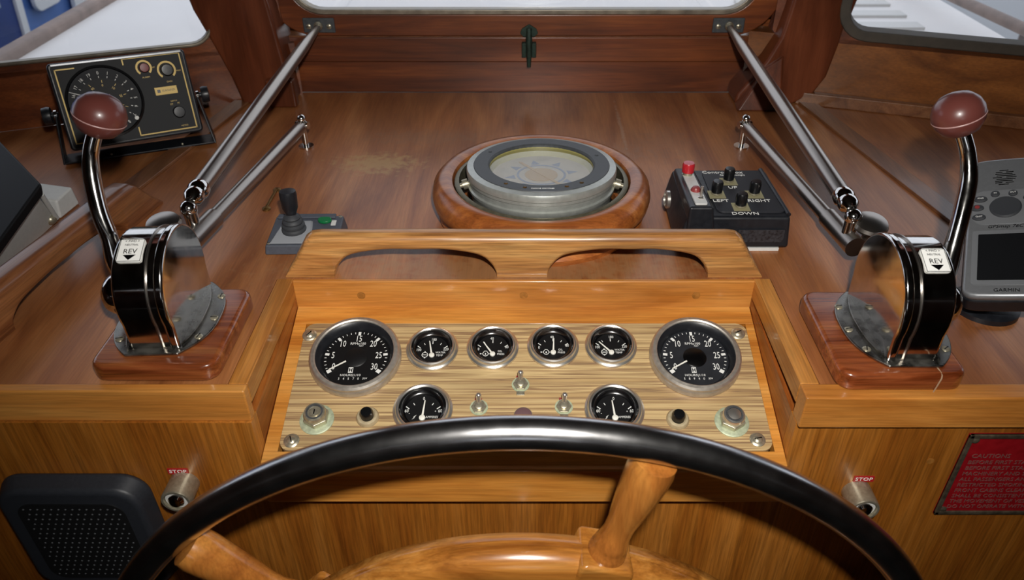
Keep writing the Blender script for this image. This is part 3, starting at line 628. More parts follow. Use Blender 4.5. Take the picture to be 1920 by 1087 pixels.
MB(cb_).text('MARINE COMPASS', .0035, T(0, -.0805, .0739)).build('lettering', M_white, cp)
MB(axis_frame((0, -.1445, .026), (0, -1, .15))).lathe([(.0065, 0), (.0065, .003), (.004, .004), (0, .004)], None, 20).build('ring_bolt', M_aludk, cp)

# ------------------------------------------------------------------ window stays
def stay(s, label):
    X = lambda p: (s * p[0], p[1], p[2])
    dx = 0 if s < 0 else .006
    g = thing('window_stay', label, 'window stay', I4, 'steel stays holding the windscreen')
    piv = (s * .352, 1.135, .036); near = (s * (.400 - (.008 if s > 0 else 0)), .77, .040)
    a = Vector(piv); b = Vector(near)
    MB().cyl(a, a + (b - a) * .97, .0098, .0098, 20).build('lower_tube', M_steel, g)
    MB().cyl(a + (b - a) * .80, b, .0125, .0125, 20).build('sleeve', M_steel, g)
    bk = MB().cyl((s * .350, 1.142, 0), (s * .350, 1.142, .003), .012).cyl((s * .350, 1.142, 0), (s * .350, 1.142, .048), .0045).ball((s * .350, 1.142, .048), .007, seg=16).build('deck_bracket', M_chrome, g)
    MB().cyl((s * .340, 1.14, .038), (s * .360, 1.144, .038), .006).build('pivot_pin', M_chrome, bk)
    top = Vector((s * .3615, 1.366, .126)); jt = Vector((s * .4005, .832, .078)) if s < 0 else Vector((s * .387, .812, .078))
    d = (jt - top)
    MB().tube([top, top + d * .05, top + d * .16, top + d * .5, jt - d * .015], [.0055, .0065, .0095, .0110, .0112], 20).build('upper_tube', M_steel, g)
    MB(axis_frame(jt, -d)).lathe([(.006, -.016), (.011, -.010), (.0125, -.004), (.011, .002), (.013, .006), (.0132, .014), (.0112, .018), (0, .018)], None, 24).build('tube_end_fitting', M_chrome, g)
    jb = jt + Vector((s * .004, -.018, -.010))
    MB().ball(jb, .0105, seg=20).cyl(jb, jb + Vector((s * -.004, -.006, -.034)), .0085, .0075).build('ball_joint', M_chrome, g)
    kc = Vector((s * (.428 if s < 0 else .412), .79, .060))
    MB().cyl((kc.x, kc.y, .03), (kc.x, kc.y, .056), .006).build('clamp_stem', M_steel, g)
    MB(T(*kc) @ RX(R(12))).lathe([(.010, -.006), (.019, -.004), (.021, 0), (.019, .004), (.010, .007), (0, .008)], None, 32).build('clamp_knob', M_steel, g)
    hb = MB().box((s * .3615, YB - .015, .1265), (.056, .004, .026)).build('frame_bracket', M_aludk, g, bevel=.003)
    MB().ball((s * .3615, YB - .022, .127), .008, seg=14).build('bracket_knuckle', M_nick, hb)
    for k in (-1, 1): slotted_screw(hb, front(s * .3615 + k * .018, YB - .0175, .125), .0045, m=M_nick, name='bracket_screw')
stay(-1, 'steel tube window stay on the left of the windscreen')
stay(1, 'steel tube window stay on the right of the windscreen')
# bronze catch
ct = thing('window_catch', 'green-bronze catch in the middle of the windscreen sill', 'catch', front(.0095, YB - .012, 0))
MB().prism([(-.016, .112), (-.013, .120), (0, .128), (.013, .120), (.016, .112), (.010, .106), (-.010, .106)], -.002, .003).build('catch_plate', M_bronze, ct, bevel=.001)
MB().tube([(0, .122, .006), (0, .10, .010), (0, .08, .010), (0, .055, .012)], [.005, .006, .005, .0035]).build('catch_lever', M_bronze, ct)
MB().box((-.009, .083, .001), (.008, .026, .012)).box((.009, .083, .001), (.008, .026, .012)).build('catch_keeper', M_bronze, ct, bevel=.0015)
# small brass bar on the dash
cbm = frame((-.3572, .9633, 0), (0, 1, 0), (-1, 0, 0))
hb = thing('small_hasp', 'small dull brass bar screwed to the dash behind the joystick box', 'hasp', cbm)
MB().box((0, 0, .003), (.05, .004, .003)).build('bar', M_brass, hb, bevel=.001)
for k in (-1, 1): MB(T(k * .028, 0, 0)).lathe([(.006, 0), (.006, .002), (.004, .0035), (0, .0045)], None, 16).build('bar_end', M_brass, hb)

# ------------------------------------------------------------------ throttles
def throttle(s, cx, cy, lever, knob, label):
    g = thing('throttle_control', label, 'throttle', I4, 'chrome throttle controls')
    bx0, bx1 = (-.4335, -.3065) if s < 0 else (.3105, .4365)
    by0, by1 = (.5765, .7135) if s < 0 else (.563, .708)
    blk = MB(T((bx0 + bx1) / 2, (by0 + by1) / 2, 0)).prism(rrect(bx1 - bx0, by1 - by0, .016, 5), 0, .022, None).build('wooden_block', W_base, g, bevel=.0055, seg=4)
    if s > 0: MB().tube([(.405, .5625, .001), (.4065, .5622, .012), (.4085, .5645, .020), (.4075, .575, .0222), (.405, .592, .0222)], .0007, 6, sub=3).build('block_crack', mat('crack_filler', 'a08468', .7), blk)
    H = .0225
    F = T(cx, cy, H) @ RZ(R(3 if s < 0 else 0))
    # base flange
    n = 24; P = []
    for k in range(n + 1):
        t = -1 + 2 * k / n; P.append((.026 + .027 * (1 - abs(t) ** 2.6), t * .064))
    Q = [(-x - (.0 if s else 0), y) for x, y in P[::-1]]
    pl_ = MB(F).prism(P + Q, 0, .003).build('base_flange', M_dchr, g, bevel=.0012)
    # raised fillet along the flange
    for sd in (-1, 1):
        MB(F).prism([(sd * .024, -.060), (sd * .024, .060)] + [(sd * (.024 + .013 * (1 - abs(t / 6) ** 2.4)), t * .0100) for t in range(6, -7, -1)], .003, .006).build('flange_ridge', M_dchr, pl_, bevel=.0015)
        for (sx, sy) in ((.044, .034), (.047, -.006), (.040, -.038)): slotted_screw(pl_, F @ T(sd * sx, sy, .003) @ RZ(random.random() * 3), .0042, m=M_nick)
    # housing: D-shaped profile in y/z
    def prof(r, base, cz, grow=0.):
        pts = [(-r * .955, base)]
        for k in range(31): a = R(196) - R(212) * k / 30; pts.append((r * math.cos(a), cz + r * math.sin(a)))
        pts.append((r * .955, base)); return pts
    Mx = F @ frame((0, 0, 0), (0, 1, 0), (0, 0, 1))     # local z -> +x
    inn = -s                                             # inner side direction in x (towards the console middle)
    def ex(pr, x0, x1): a, b = sorted((x0, x1)); return MB(Mx).prism(pr, a, b)
    ex(prof(.0575, .001, .047), -.0235, .0235).build('housing', M_chrome, g, bevel=.004, seg=3, sharp=50)
    hs = ex(prof(.0600, .001, .0475), inn * .0175, inn * .0275).build('housing_cover', M_chrome, g, bevel=.0035, seg=3, sharp=50)
    ex(prof(.0592, .001, .0472), inn * .0095, inn * .0112).build('housing_seam', M_steel, g, bevel=.0004)
    # pivot boss and lever
    pv = F @ Vector((s * .0235, 0, .034))
    MB(F @ axis_frame((s * .021, 0, .034), (s, 0, 0))).lathe([(.0225, 0), (.0232, .012), (.0215, .015), (.0200, .016), (.0218, .020), (.0215, .027), (.0185, .033), (.0110, .038), (0, .0395)], None, 32).build('pivot_boss', M_chrome, g)
    p0 = Vector(F @ Vector((s * .034, .004, .036)))
    pts = [p0] + [Vector(p) for p in lever]
    rr = [.0095, .0105] + [.0085] * (len(pts) - 4) + [.0078, .0075]
    MB().tube(pts, rr, 18, sub=4).build('lever', M_chrome, g)
    up = (Vector(knob) - Vector(lever[-1])).normalized()
    up = (up + Vector((-.25 * s, -.0, .6))).normalized()
    K = axis_frame(knob, up)
    kb = MB(K).lathe([(0, -.021), (.010, -.0205), (.018, -.016), (.0232, -.008), (.0248, -.001), (.0246, .005), (.0215, .0125), (.0155, .0185), (.0075, .0218), (0, .0225)], None, 40).build('knob', M_knob, g)
    MB(K).lathe([(.0247, -.0025), (.0251, -.0018), (.0247, -.0010)], None, 40, closed=True).build('knob_seam', M_seam, kb)
    # REV label on the arch, facing the helmsman
    a = R(180 - 66); r = .0579
    lc = F @ T(-inn * .006 if False else s * .006, r * math.cos(a), .047 + r * math.sin(a))
    t = Vector((0, math.cos(a - PI / 2), math.sin(a - PI / 2)))
    LM = lc @ frame((0, 0, 0), (1, 0, 0), t)
    lb = MB(LM).prism(rrect(.024, .027, .003, 3), -.0012, .0006).build('direction_label', M_white, g)
    m = MB(LM).text('REV', .0078, T(0, -.0015, .0008)).prism([(-.0062, -.0055), (0, -.0115), (.0062, -.0055)], .0006, .0009)
    m.text('< FWD >', .0035, T(0, .0105, .0008)); m.text('NEUTRAL', .003, T(0, .0062, .0008))
    for q in (((-.0115, -.013), (.0115, -.013), (.0115, -.0125), (-.0115, -.0125)), ((-.0115, .0125), (.0115, .0125), (.0115, .013), (-.0115, .013)), ((-.0115, -.013), (-.011, -.013), (-.011, .013), (-.0115, .013)), ((.011, -.013), (.0115, -.013), (.0115, .013), (.011, .013))): m.prism(q, .0006, .0008)
    m.build('lettering', M_dialc, lb)
    return g
throttle(-1, -.377, .655, [(-.4228, .668, .085), (-.4246, .674, .1095), (-.431, .683, .1345), (-.4357, .697, .1636), (-.4352, .708, .1877), (-.4283, .716, .2072)], (-.42, .72, .224), 'left chrome throttle control with oxblood knob, in front of the depth sounder')
throttle(1, .386, .637, [(.4318, .653, .085), (.437, .665, .1137), (.4433, .68, .1423), (.4484, .695, .1646), (.4464, .708, .1877), (.4384, .716, .2072)], (.4302, .72, .2251), 'right chrome throttle control with oxblood knob, on a cracked block beside the handheld navigator')

# ------------------------------------------------------------------ joystick box
jy = thing('joystick_controller', 'small grey joystick box with green rocker, left of the grab rail', 'controller', frame((-.2800, .8500, 0), (1, .02, 0), (0, 1, 0)))
jw, jd = .094, .066
MB().hexa([(-jw / 2, -jd / 2, 0), (jw / 2, -jd / 2, 0), (jw / 2, jd / 2, 0), (-jw / 2, jd / 2, 0), (-jw / 2 + .002, -jd / 2 + .002, .013), (jw / 2 - .002, -jd / 2 + .002, .013), (jw / 2 - .003, jd / 2 - .003, .021), (-jw / 2 + .003, jd / 2 - .003, .021)]).build('housing', M_grey, jy, bevel=.002)
MB().hexa([(-.040, -.030, .015), (.012, -.030, .015), (.006, .018, .019), (-.032, .018, .019), (-.038, -.028, .0162), (.010, -.028, .0162), (.004, .016, .0215), (-.030, .016, .0215)]).build('recess_rim', mat('pale_wedge', '8f9298', .5), jy)
MB().box((-.002, .026, .021), (.075, .008, .003), RX(R(7))).build('back_ridge', M_grey, jy, bevel=.001)
MB(T(-.014, -.002, .018)).lathe([(.0155, 0), (.0155, .003), (.0135, .005), (.0145, .007), (.0145, .009), (.0120, .011), (.0130, .013), (.0125, .015), (.010, .017), (.011, .019), (.0095, .021), (.0065, .023), (.006, .026)], None, 28).build('rubber_boot', M_rub, jy)
MB(T(-.014, -.002, .041) @ RX(R(-4))).lathe([(.006, 0), (.0075, .004), (.010, .010), (.0108, .028), (.0100, .032), (0, .0335)], None, 28).build('stick_grip', M_blk, jy)
MB(T(.022, .016, .0205) @ RX(R(7))).prism([(.009 * math.cos(R(30 * i)), .0065 * math.sin(R(30 * i))) for i in range(12)], 0, .004).build('rocker_switch', M_green, jy, bevel=.001)
for (x, y, z) in ((-.041, -.027, .0138), (.041, -.027, .0138), (-.040, .028, .0205), (.040, .028, .0205)): slotted_screw(jy, T(x, y, z), .0024, h=.001)
MB(T(.034, .012, .0202)).box((0, 0, 0), (.006, .010, .001), RX(R(7))).build('switch_legend', M_whitebox, jy)

# ------------------------------------------------------------------ control box
cbx = thing('control_box', 'black control box with four knobs marked UP DOWN LEFT RIGHT', 'control box', T(.2700, .895, 0))
w2, d2 = .066, .068
MB().hexa([(-.078, -d2, .004), (w2, -d2, .004), (w2, d2, .004), (-.074, d2, .004), (-.066, -d2 + .003, .047), (w2 - .004, -d2 + .003, .047), (w2 - .010, d2 - .006, .050), (-.066, d2 - .006, .050)]).build('housing', M_blk, cbx, bevel=.004, seg=3)
MB().hexa([(-.067, -d2 - .0015, .020), (-.030, -d2 - .0015, .020), (-.034, d2 - .006, .03), (-.067, d2 - .006, .03), (-.066, -d2 + .001, .062), (-.036, -d2 + .001, .062), (-.038, d2 - .010, .055), (-.064, d2 - .010, .055)]).build('left_ridge', M_blk, cbx, bevel=.0035, seg=3)
tz = lambda y: .0472 + (y + .065) * .0236   # top plane height
TM = lambda x, y, off=0: T(x, y, tz(y) + off) @ RX(R(1.35))
MB(TM(.016, .001, 0)).prism(rrect(.087, .112, .010, 5), -.001, .0016).build('keypad_plate', mat('keypad_black', '24252a', .5), cbx, bevel=.0008)
MB().tube([(w2 - .006, -d2 + .008, .0475), (w2 - .009, 0, .050), (w2 - .012, d2 - .01, .0515)], .0032, 10).build('side_ridge', M_blk, cbx)
MB(T(-.0505, -.012, .0598) @ RX(R(-3.7))).prism(rrect(.015, .098, .002, 3), -.001, .0012).build('switch_strip', M_whitebox, cbx)
MB(T(-.0515, .030, .061)).lathe([(.0065, -.004), (.0065, .003), (.0060, .003), (0, .003)], None, 24).build('nut', M_nick, cbx)
MB(T(-.0515, .030, .063)).lathe([(.0080, 0), (.0082, .010), (.0070, .0125), (0, .013)], None, 24).build('red_button', M_red, cbx)
MB(T(-.0505, -.022, .061)).lathe([(.0066, -.002), (.0066, .002), (.0045, .0055), (0, .0068)], None, 24).build('indicator_lamp', M_reddim, cbx)
MB(T(-.0485, -.044, .0615)).lathe([(.0045, -.002), (.0045, .0025), (.003, .0035)], None, 6).cyl((0, 0, .002), (.001, .003, .016), .0014, .0020, 10).build('toggle', M_bezel, cbx)
for nm, x, y in (('UP', .003, .026), ('LEFT', -.020, -.009), ('RIGHT', .029, -.009), ('DOWN', .004, -.041)):
    MB(TM(x, y - .002, .0016)).box((0, 0, 0), (.021, .020, .0008)).build('knob_patch', mat('worn_patch', '8e8868', .6), cbx)
    kn = MB(TM(x, y, .0018)).lathe([(.0062, 0), (.0062, .0035), (.0070, .0035), (.0072, .0160), (.0060, .0185), (0, .0188)], None, 24).build('control_knob', M_blk2, cbx)
    MB(TM(x, y, .0018)).lathe([(.0072, .001), (.0072, .0028), (.006, .0028)], None, 20).build('knob_nut', M_nick, kn)
    MB(TM(x + .002, y - .0185, .0019)).text(nm, .0088, None, sx=1.15).build('lettering', M_white, cbx)
MB(TM(.000, .050, .0019)).text('Controls Box', .0100, None, sx=1.0).text('Remote Spotlight', .0048, T(.012, -.0078, 0)).build('lettering', M_white, cbx)
MB(front(.0275, -d2 - .0004, .030)).box((0, -.008, 0), (.058, .018, .0012)).build('name_plate', mat('worn_plate', '2c2c30', .35, noise=.5, nscale=300), cbx)
MB(axis_frame((-.077, .006, .034), (-1, 0, 0))).lathe([(.012, 0), (.012, .004), (.009, .006), (.009, .003), (.006, .003), (0, .003)], None, 28).build('side_knob', M_bezel, cbx)
MB(T(.0, .0, .002)).box((-.006, -.004, 0), (.120, .128, .004)).build('mounting_pad', M_whitebox, cbx)

# ------------------------------------------------------------------ depth sounder
ya, ti = R(30.7), R(72.9)
Xd = Vector((math.cos(ya), math.sin(ya), -.04)); Yd = Vector((-math.sin(ya) * math.cos(ti), math.cos(ya) * math.cos(ti), math.sin(ti)))
DM = frame((-.6785, 1.0609, .0289), Xd, Yd)
ds = thing('depth_sounder', 'black depth sounder with a large round dial, behind the left throttle', 'depth sounder', DM)
dw, dh = .190, .127
MB().prism(rrect(dw, dh, .006, 4, dw / 2, dh / 2), -.05, 0, None).build('case', M_blk, ds, bevel=.003, seg=3)
MB().prism(rrect(dw - .008, dh - .008, .004, 4, dw / 2, dh / 2), 0, .001).build('face_plate', mat('sounder_face', '14161a', .55, spec=.3), ds)
MB().box((dw / 2, dh - .003, -.012), (dw - .01, .004, .03)).build('top_trim', M_silver, ds, bevel=.001)
def gline(m, a, b, t=.0009):
    a = Vector((*a, 0)); b = Vector((*b, 0)); d = (b - a).normalized(); n_ = Vector((-d.y, d.x, 0)) * t
    m.prism([tuple((a - n_ - d * t)[:2]), tuple((b - n_ + d * t)[:2]), tuple((b + n_ + d * t)[:2]), tuple((a + n_ - d * t)[:2])], .001, .0013)
for grp in ((((.034, .117), (.009, .117)), ((.009, .117), (.009, .010)), ((.009, .010), (.022, .010))),
            (((.100, .114), (.100, .122)), ((.100, .122), (.181, .122)), ((.181, .122), (.181, .008)), ((.181, .008), (.098, .008)), ((.098, .008), (.098, .020)))):
    m = MB()
    for a, b in grp: gline(m, a, b)
    m.build('gold_border', M_gold, ds)
dc = (.063, .065)
MB(T(*dc, .001)).lathe([(.053, 0), (.053, .003), (.050, .004), (.0488, .002), (.0488, 0)], None, 64, closed=True).build('dial_rim', M_blk2, ds)
MB(T(*dc, .001)).lathe([(.0488, 0), (.0488, .0012), (.034, .0012), (.034, 0)], None, 64, closed=True).build('dial_band', mat('dial_band_blueblack', '0a0e16', .5, spec=.2), ds)
MB(T(*dc, .001)).lathe([(.034, 0), (.034, .0006), (0, .0006)], None, 48).build('dial_centre', mat('dial_centre_grey', '121316', .55, spec=.3), ds)
m = MB(T(*dc, .0024))
for k in range(20):
    a = 18 * k; m.text(str(k), .0066, RZ(R(-a)) @ T(0, .0415, 0), sx=.9); tick(m, a, .0345, .0372, .0009)
m.build('dial_numerals', M_white, ds)
m = MB(T(*dc, .0018))
for k in range(10): a = 36 * k + 5; tick(m, a, .027, .031, .0006); m.text(str(k * 10), .0046, RZ(R(-a)) @ T(0, .0232, 0))
m.build('inner_numerals', M_gold, ds)
MB(T(*dc, .0022)).text('FATHOMS', .004, T(0, .008, 0)).build('red_mark', M_red, ds)
MB(T(*dc, .0035) @ RZ(R(66))).prism([(-.0008, .026), (.0008, .026), (.0005, .048), (-.0005, .048)], 0, .0008).build('pointer', M_whitebox, ds)
MB(T(dc[0] + .036, dc[1] - .030, .002)).lathe([(.0032, 0), (.003, .002), (0, .003)], None, 16).build('white_stud', M_white, ds)
for (x, y, r, mm, ra) in ((.127, .106, .0068, mat('sounder_red_knob', '7c2a2c', .4), .0115), (.158, .099, .0088, M_blk, .0135), (.160, .035, .0088, M_blk, 0)):
    MB(T(x, y, .001)).lathe([(r, 0), (r, .009), (r * .88, .0115), (0, .012)], None, 28).build('knob', mm, ds)
    if ra: q = MB(T(x, y, .001)); arcband(q, ra - .0028, ra, R(-50), R(230), 0, .0003, None, 20); q.build('gold_scale', M_gold, ds)
m = MB(T(0, 0, .0012)); m.text('GAIN', .0034, T(.158, .0815, 0)).text('ALARM', .0034, T(.127, .092, 0)).text('- OFF', .003, T(.139, .105, 0)).text('MAX', .003, T(.175, .096, 0)).text('DEPTH', .003, T(.157, .052, 0)).text('FT', .004, T(.153, .047, 0)).text('M', .004, T(.163, .048, 0)).text('METRES', .003, T(.164, .013, 0))
m.build('lettering', M_gold, ds)
bd2 = MB(T(.150, .069, .001)).box((0, 0, 0), (.032, .0115, .0006)).build('maker_badge', M_gold, ds)
MB(T(.150, .069, .0014)).box((-.0105, 0, 0), (.0045, .0045, .0003)).text('SEAFARER', .0045, T(.0035, 0, 0), sx=.95).build('lettering', M_blk2, bd2)
# bracket
inv = DM.inverted(); 
def dl(p): return tuple(inv @ Vector(p))
Af = Vector((-.700, 1.068, .004)); Bf = Vector((-.499, 1.148, .004))
pL = DM @ Vector((-.004, .055, -.02)); pR = DM @ Vector((dw + .004, .055, -.02))
m = MB(DM.inverted())
dAB = (Bf - Af).normalized(); nAB = Vector((-dAB.y, dAB.x, 0))
m.hexa([Af, Bf, Bf + nAB * .035, Af + nAB * .035, Af + Vector((0, 0, .003)), Bf + Vector((0, 0, .003)), Bf + nAB * .035 + Vector((0, 0, .003)), Af + nAB * .035 + Vector((0, 0, .003))])
for a, p, q in ((Af, pL, -1), (Bf, pR, 1)):
    b = a + nAB * .03; d = dAB * .003 * q
    m.hexa([a, b, b + d, a + d, p - nAB * .012, p + nAB * .012, p + nAB * .012 + d, p - nAB * .012 + d])
m.build('mounting_bracket', M_blk, ds, bevel=.001)
for p, q in ((pL, -1), (pR, 1)):
    kk = MB(DM.inverted() @ axis_frame(p, dAB * q)).lathe([(.004, 0), (.004, .008), (.012, .008), (.013, .012), (.012, .019), (0, .020)], None, 20).build('thumb_screw', M_blk, ds)
    MB(DM.inverted() @ axis_frame(p, dAB * q)).lathe([(.007, .0005), (.007, .004), (.005, .005)], None, 20).build('thumb_screw_washer', M_chrome, kk)
for f_ in (.3, .78): MB(DM.inverted()).ball(Af + (Bf - Af) * f_ + nAB * .006 + Vector((0, 0, .004)), .002, seg=10).build('bracket_screw', M_nick, ds)

# ------------------------------------------------------------------ plotter at the left edge
PTM = T(-.70, .80, 0); pt = thing('chart_display', 'white instrument with a black hooded screen, cut off by the left edge', 'display', PTM); PI_ = PTM.inverted()
MB(PI_).hexa([(-.648, .60, 0), (-.630, .903, 0), (-.74, .905, 0), (-.78, .60, 0), (-.634, .60, .004), (-.609, .853, .068), (-.72, .87, .068), (-.77, .60, .004)]).build('case', M_whitebox, pt, bevel=.002)
h1, h2, h4 = Vector((-.594, .848, .085)), Vector((-.841, 1.098, .100)), Vector((-.614, .613, .0225)); h3 = h2 + h4 - h1
dn = Vector((-.004, .002, -.017))
MB(PI_).hexa([h4 + dn, h1 + dn, h2 + dn, h3 + dn, h4, h1, h2, h3]).build('screen_hood', M_hood, pt, bevel=.004, seg=3)
MB(PI_).hexa([(-.6290, .908, 0), (-.6240, .952, 0), (-.70, .96, 0), (-.70, .91, 0), (-.628, .912, .026), (-.622, .945, .030), (-.68, .953, .034), (-.68, .915, .034)]).build('cable_bracket', M_whitebox, pt, bevel=.003)
MB(PI_).cyl((-.607, .858, .064), (-.624, .893, .010), .003, .003, 10).build('hinge_rod', M_whitebox, pt)
MB(PI_).ball((-.628, .886, .012), .0075, seg=18).build('chrome_ball', M_nick, pt)

# ------------------------------------------------------------------ handheld navigator
A_ = Vector((.324, .868, .375)).normalized(); W_ = Vector((.835, -.449, .318)); W_ = (W_ - A_ * W_.dot(A_)).normalized()
GM = frame((.497, .645, .058), W_, A_)
gp = thing('handheld_navigator', 'silver handheld navigator with grey screen in a dash cradle', 'navigator', GM)
gw, gh = .078, .200
def gps_outline(w_, h_, t=.0):
    P = []
    for k in range(13): a = PI + PI * k / 12; P.append((w_ / 2 * (1 if False else 1) * math.copysign(abs(math.cos(a)) ** .35, math.cos(a)), .014 + .014 * -abs(math.sin(a)) ** .7))
    for (y, f) in ((h_ * .45, .97), (h_ * .75, .95), (h_ * .92, .93)): P.append((w_ / 2 * f, y))
    for k in range(1, 12): a = PI * k / 12; P.append((w_ / 2 * .93 * math.copysign(abs(math.cos(a)) ** .5, math.cos(a)), h_ * .92 + h_ * .08 * math.sin(a) ** .6))
    for (y, f) in ((h_ * .92, .93), (h_ * .75, .95), (h_ * .45, .97)): P.append((-w_ / 2 * f, y))
    return P
MB().prism(gps_outline(gw + .003, gh), -.030, -.008).build('rubber_back', M_blk, gp, bevel=.004, seg=3)
MB().prism(gps_outline(gw, gh), -.010, 0).build('front_shell', M_silver, gp, bevel=.0045, seg=3)
MB().prism(rrect(.062, .074, .003, 3, 0, .052), 0, .0008).build('screen_surround', mat('surround_grey', '6f7174', .4), gp)
MB().prism(rrect(.044, .063, .001, 2, -.003, .052), .0008, .0014).build('screen', M_screen, gp)
MB().prism(rrect(.064, .050, .012, 4, 0, .1235), 0, .0006).build('keypad_plate', mat('keypad_grey', '85878a', .4, .3), gp)
MB(T(0, .1225, .0005)).lathe([(.0155, 0), (.0155, .0008), (.014, .0025), (.008, .0020), (0, .0018)], None, 32).build('rocker_pad', M_rub, gp)
for (x, y) in ((-.010, .1425), (.007, .1425), (-.024, .1355), (.023, .1350), (-.027, .1225), (.027, .1225), (-.025, .1085), (.025, .1085)):
    MB(T(x, y, .0005) @ Matrix.Diagonal((1.5 if abs(x) > .02 else 1, 1, 1, 1))).lathe([(.0045, 0), (.0043, .0015), (.003, .0022), (0, .0024)], None, 18).build('key', M_rub, gp)
m = MB(T(0, 0, .003))
for t_, x, y in (('IN', -.010, .1425), ('OUT', .007, .1425), ('FIND', -.024, .1355), ('PAGE', .023, .1350), ('MARK', .027, .1225), ('QUIT', -.025, .1085), ('ENTER', .025, .1085)): m.text(t_, .0028, T(x, y, 0))
m.build('key_lettering', M_white, gp)
MB(T(-.027, .1225, .003)).lathe([(.0025, 0), (.0025, .0003), (.0015, .0003)], None, 16).build('power_symbol', M_reddim, gp)
MB(T(0, 0, .0008)).text('GPSmap 76C', .0062, T(0, .0945, 0), shear=.25).text('GARMIN', .0062, T(.002, .0075, .0)).build('lettering', M_dialc, gp)
m = MB(T(-.001, .168, .0003))
for i in range(9):
    y = .011 - i * .0027; hw = math.sqrt(max(0, .0125 ** 2 - y * y)); 
    if i % 3 == 1: m.box((-hw / 2 - .001, y, 0), (hw * .7, .0012, .0004)); m.box((hw / 2, y, 0), (hw * .8, .0012, .0004))
    else: m.box((.001 if i % 2 else -.001, y, 0), (hw * 1.5, .0013, .0004))
m.build('speaker_slots', M_dialc, gp)
MB(GM.inverted()).tube([(.518, .70, .0), (.516, .70, .018), (.512, .70, .030)], [.016, .011, .011], 16).build('cradle_stem', M_blk, gp)
MB(GM.inverted() @ T(.525, .705, 0)).lathe([(.036, 0), (.036, .006), (.030, .010), (0, .010)], None, 32).build('cradle_base', M_blk, gp)

# ------------------------------------------------------------------ console front fittings
sp = thing('loudspeaker', 'square black loudspeaker with rounded corners on the console front, lower left', 'speaker', front(-.485, YF + .003, -.199))
MB().prism(rrect(.165, .178, .030, 8), 0, .024, None, poly2=rrect(.152, .165, .030, 8)).build('speaker_frame', M_spk, sp, bevel=.006, seg=3)
MB().prism(rrect(.115, .128, .018, 6), .024, .0248).build('grille', mat('grille_black', '0e0f11', .6), sp)
m = MB()
for i in range(15):
    for j in range(14):
        x = -.049 + j * .0075 + (i % 2) * .00375; y = -.056 + i * .008
        if abs(x) < .055 and abs(y) < .06: m.lathe([(.0013, 0), (.0008, .0009), (0, .001)], T(x, y, .0246), 6)
tag(m.build('grille_nubs', M_spkd, sp), kind='stuff')
def stopk(x, z, lx, lz, label, side):
    g = thing('stop_pull', label, 'stop control', front(x, YF + .003, z), 'engine stop pulls')
    MB().lathe([(.0155, 0), (.0158, .026), (.0150, .028), (.0128, .028), (.0125, .022), (0, .022)], None, 36).build('barrel', M_nick, g)
    MB().lathe([(.0085, .020), (.0085, .027), (.006, .0295), (0, .030)], None, 28).build('button', M_chrome, g)
    MB().lathe([(.0118, .022), (.0118, .025), (.0095, .025)], None, 28).build('inner_ring', M_whitebox, g)
    lb = MB(front(lx, YF + .003, lz)).prism(rrect(.022, .0085, .0006, 2), 0, .0008).build('stop_label', M_tag, None); tag(lb, 'small red STOP label above the ' + side + ' stop pull', 'label', 'red STOP labels')
    MB(front(lx, YF + .003, lz)).text('STOP', .0066, T(0, 0, .0010), sx=1.2).build('lettering', M_white, lb)
stopk(-.366, -.127, -.3695, -.1105, 'left engine stop pull with grey barrel, beside the loudspeaker', 'left')
stopk(.3625, -.141, .3665, -.1225, 'right engine stop pull with grey barrel, left of the red plaque', 'right')
pq = thing('warning_plaque', 'red plaque with raised bronze lettering on the console front, lower right', 'plaque', front(.4575, YF + .003, -.0535))
PW, PH = .19, .124
MB().box((PW / 2, -PH / 2, .001), (PW, PH, .002)).build('back_plate', M_redpl, pq)
m = MB(); t_ = .005
for c, d in (((PW / 2, -t_ / 2, .002), (PW, t_, .004)), ((PW / 2, -PH + t_ / 2, .002), (PW, t_, .004)), ((t_ / 2, -PH / 2, .002), (t_, PH, .004)), ((PW - t_ / 2, -PH / 2, .002), (t_, PH, .004))): m.box(c, d)
m.build('border', M_plq, pq, bevel=.001)
for (x, y) in ((.008, -.008), (.008, -PH + .008), (PW - .008, -.008), (PW - .008, -PH + .008)): MB(T(x, y, .002)).lathe([(.004, 0), (.004, .0012), (.002, .0022), (0, .0024)], None, 16).build('plaque_screw', M_plq, pq)
m = MB(T(0, 0, .002))
m.text('ADVICE NOTE', .011, T(PW / 2 + .004, -.018, 0), ext=.0004); m.box((PW / 2 + .004, -.0245, 0), (.066, .001, .0008)); m.text('CAUTIONS', .0082, T(.012, -.032, 0), 'LEFT', ext=.0004)
for i, tx_ in enumerate(('BEFORE FIRST START CHECK OIL AND', 'BEFORE FIRST START CHECK ALL SEA', 'MACHINERY AND SYSTEMS VALVES ARE', 'ALL PASSENGERS AND CREW MUST BE', 'RESTRICTED SMOKING BELOW DECKS IN', 'FRONT CABINS CLEAR OF ALL HATCHES', 'SHALL BE CONSISTENT WITH ENGINE', 'THE MOVEMENT OF VESSEL AND TIDE', 'DO NOT OPERATE WITHOUT LOOKOUT')):
    m.text(tx_, .0078, T(.011, -.0415 - .0088 * i, 0), 'LEFT', ext=.0004, sx=.98)
m.build('raised_lettering', M_plt, pq)
MB(front(.430, YF + .0029, -.095)).lathe([(.004, 0), (.004, .0004), (0, .0005)], None, 14).build('wood_plug', M_plug, cons)

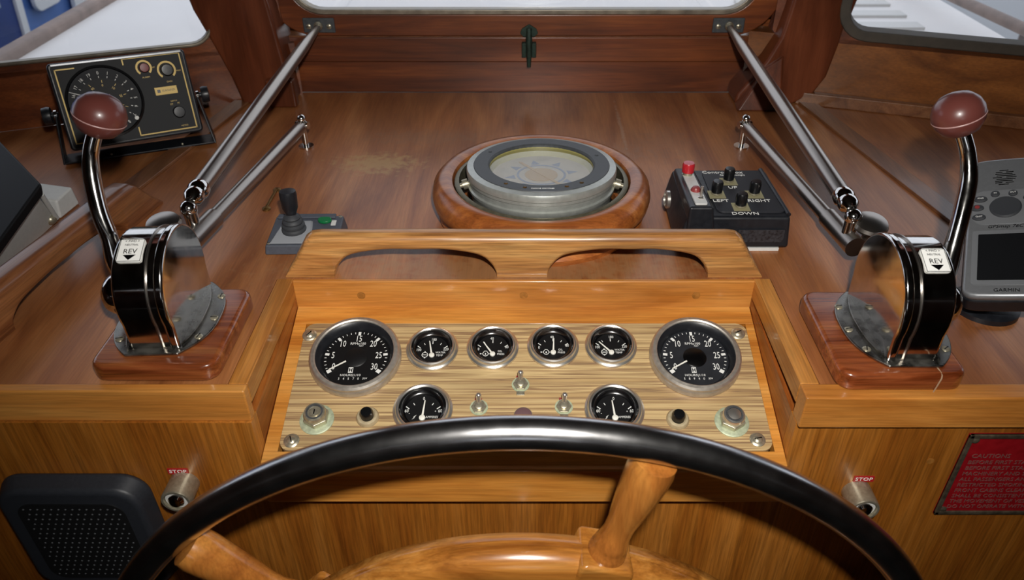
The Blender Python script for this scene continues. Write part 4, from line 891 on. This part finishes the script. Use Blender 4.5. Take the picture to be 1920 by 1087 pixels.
# ------------------------------------------------------------------ steering wheel
RW, ZC, YW = .431, -.352, .43
wh = thing('steering_wheel', 'large steering wheel with polished steel rim and turned wooden spokes', 'steering wheel', front(-.003, YW, ZC))
n = 160
MB().tube([(RW * math.cos(2 * PI * k / n), RW * math.sin(2 * PI * k / n), 0) for k in range(n)], .0143, 28, closed=True).build('rim', M_rim, wh)
prof = [(-.030, -.017), (-.022, -.020), (.018, -.020), (.028, -.013), (.030, .006), (.024, .017), (.010, .0215), (-.008, .0215), (-.022, .017), (-.029, .008)]
rc = .263
m = MB(); m.lathe([(rc + a, b) for a, b in prof], None, 120, closed=True); m.build('inner_ring', W_wring, wh, sharp=60)
m = MB(); m.lathe([(rc + .0303, -.004), (rc + .0312, -.001), (rc + .0303, .002)], None, 120, closed=True); m.build('ring_edge_bead', W_wring, wh)
sp_prof = [(.0, .290), (.0165, .290), (.0178, .294), (.0172, .299), (.0150, .302), (.0160, .306), (.0145, .312), (.0128, .322), (.0132, .335), (.0155, .352), (.0182, .375), (.0198, .395), (.0200, .408), (.0185, .416), (.0, .418)]
for a in (15.3, -45.5, 75.5, 135, 195, 255):
    M = RZ(R(-a))
    s_ = MB(M @ frame((0, 0, .001), (1, 0, 0), (0, 0, -1))); s_.M = M @ Matrix(((1, 0, 0, 0), (0, 0, 1, 0), (0, -1, 0, .001), (0, 0, 0, 1)))
    so = s_.lathe(sp_prof, None, 32).build('spoke', W_spoke, wh, sharp=60)
    hub_b = MB(M).prism([(x, y) for x, y in rrect(.050, .062, .006, 3, 0, rc)], -.024, .0225).build('ring_block', W_wring, wh, bevel=.004, seg=3)
    MB(s_.M if False else M @ Matrix(((1, 0, 0, 0), (0, 0, 1, 0), (0, -1, 0, .001), (0, 0, 0, 1)))).lathe([(.013, .07), (.015, .12), (.013, .20), (.016, .235)], None, 20).build('inner_spoke', W_spoke, wh)
MB().lathe([(.0, -.03), (.075, -.03), (.080, -.02), (.080, .02), (.06, .03), (.03, .035), (0, .036)], None, 48).build('hub', W_wring, wh)
MB(T(0, 0, .03)).lathe([(.03, 0), (.03, .008), (.015, .016), (0, .018)], None, 32).build('hub_cap', M_chrome, wh)
MB().cyl((0, 0, -.03), (0, 0, -.125), .02).build('shaft', M_steel, wh)
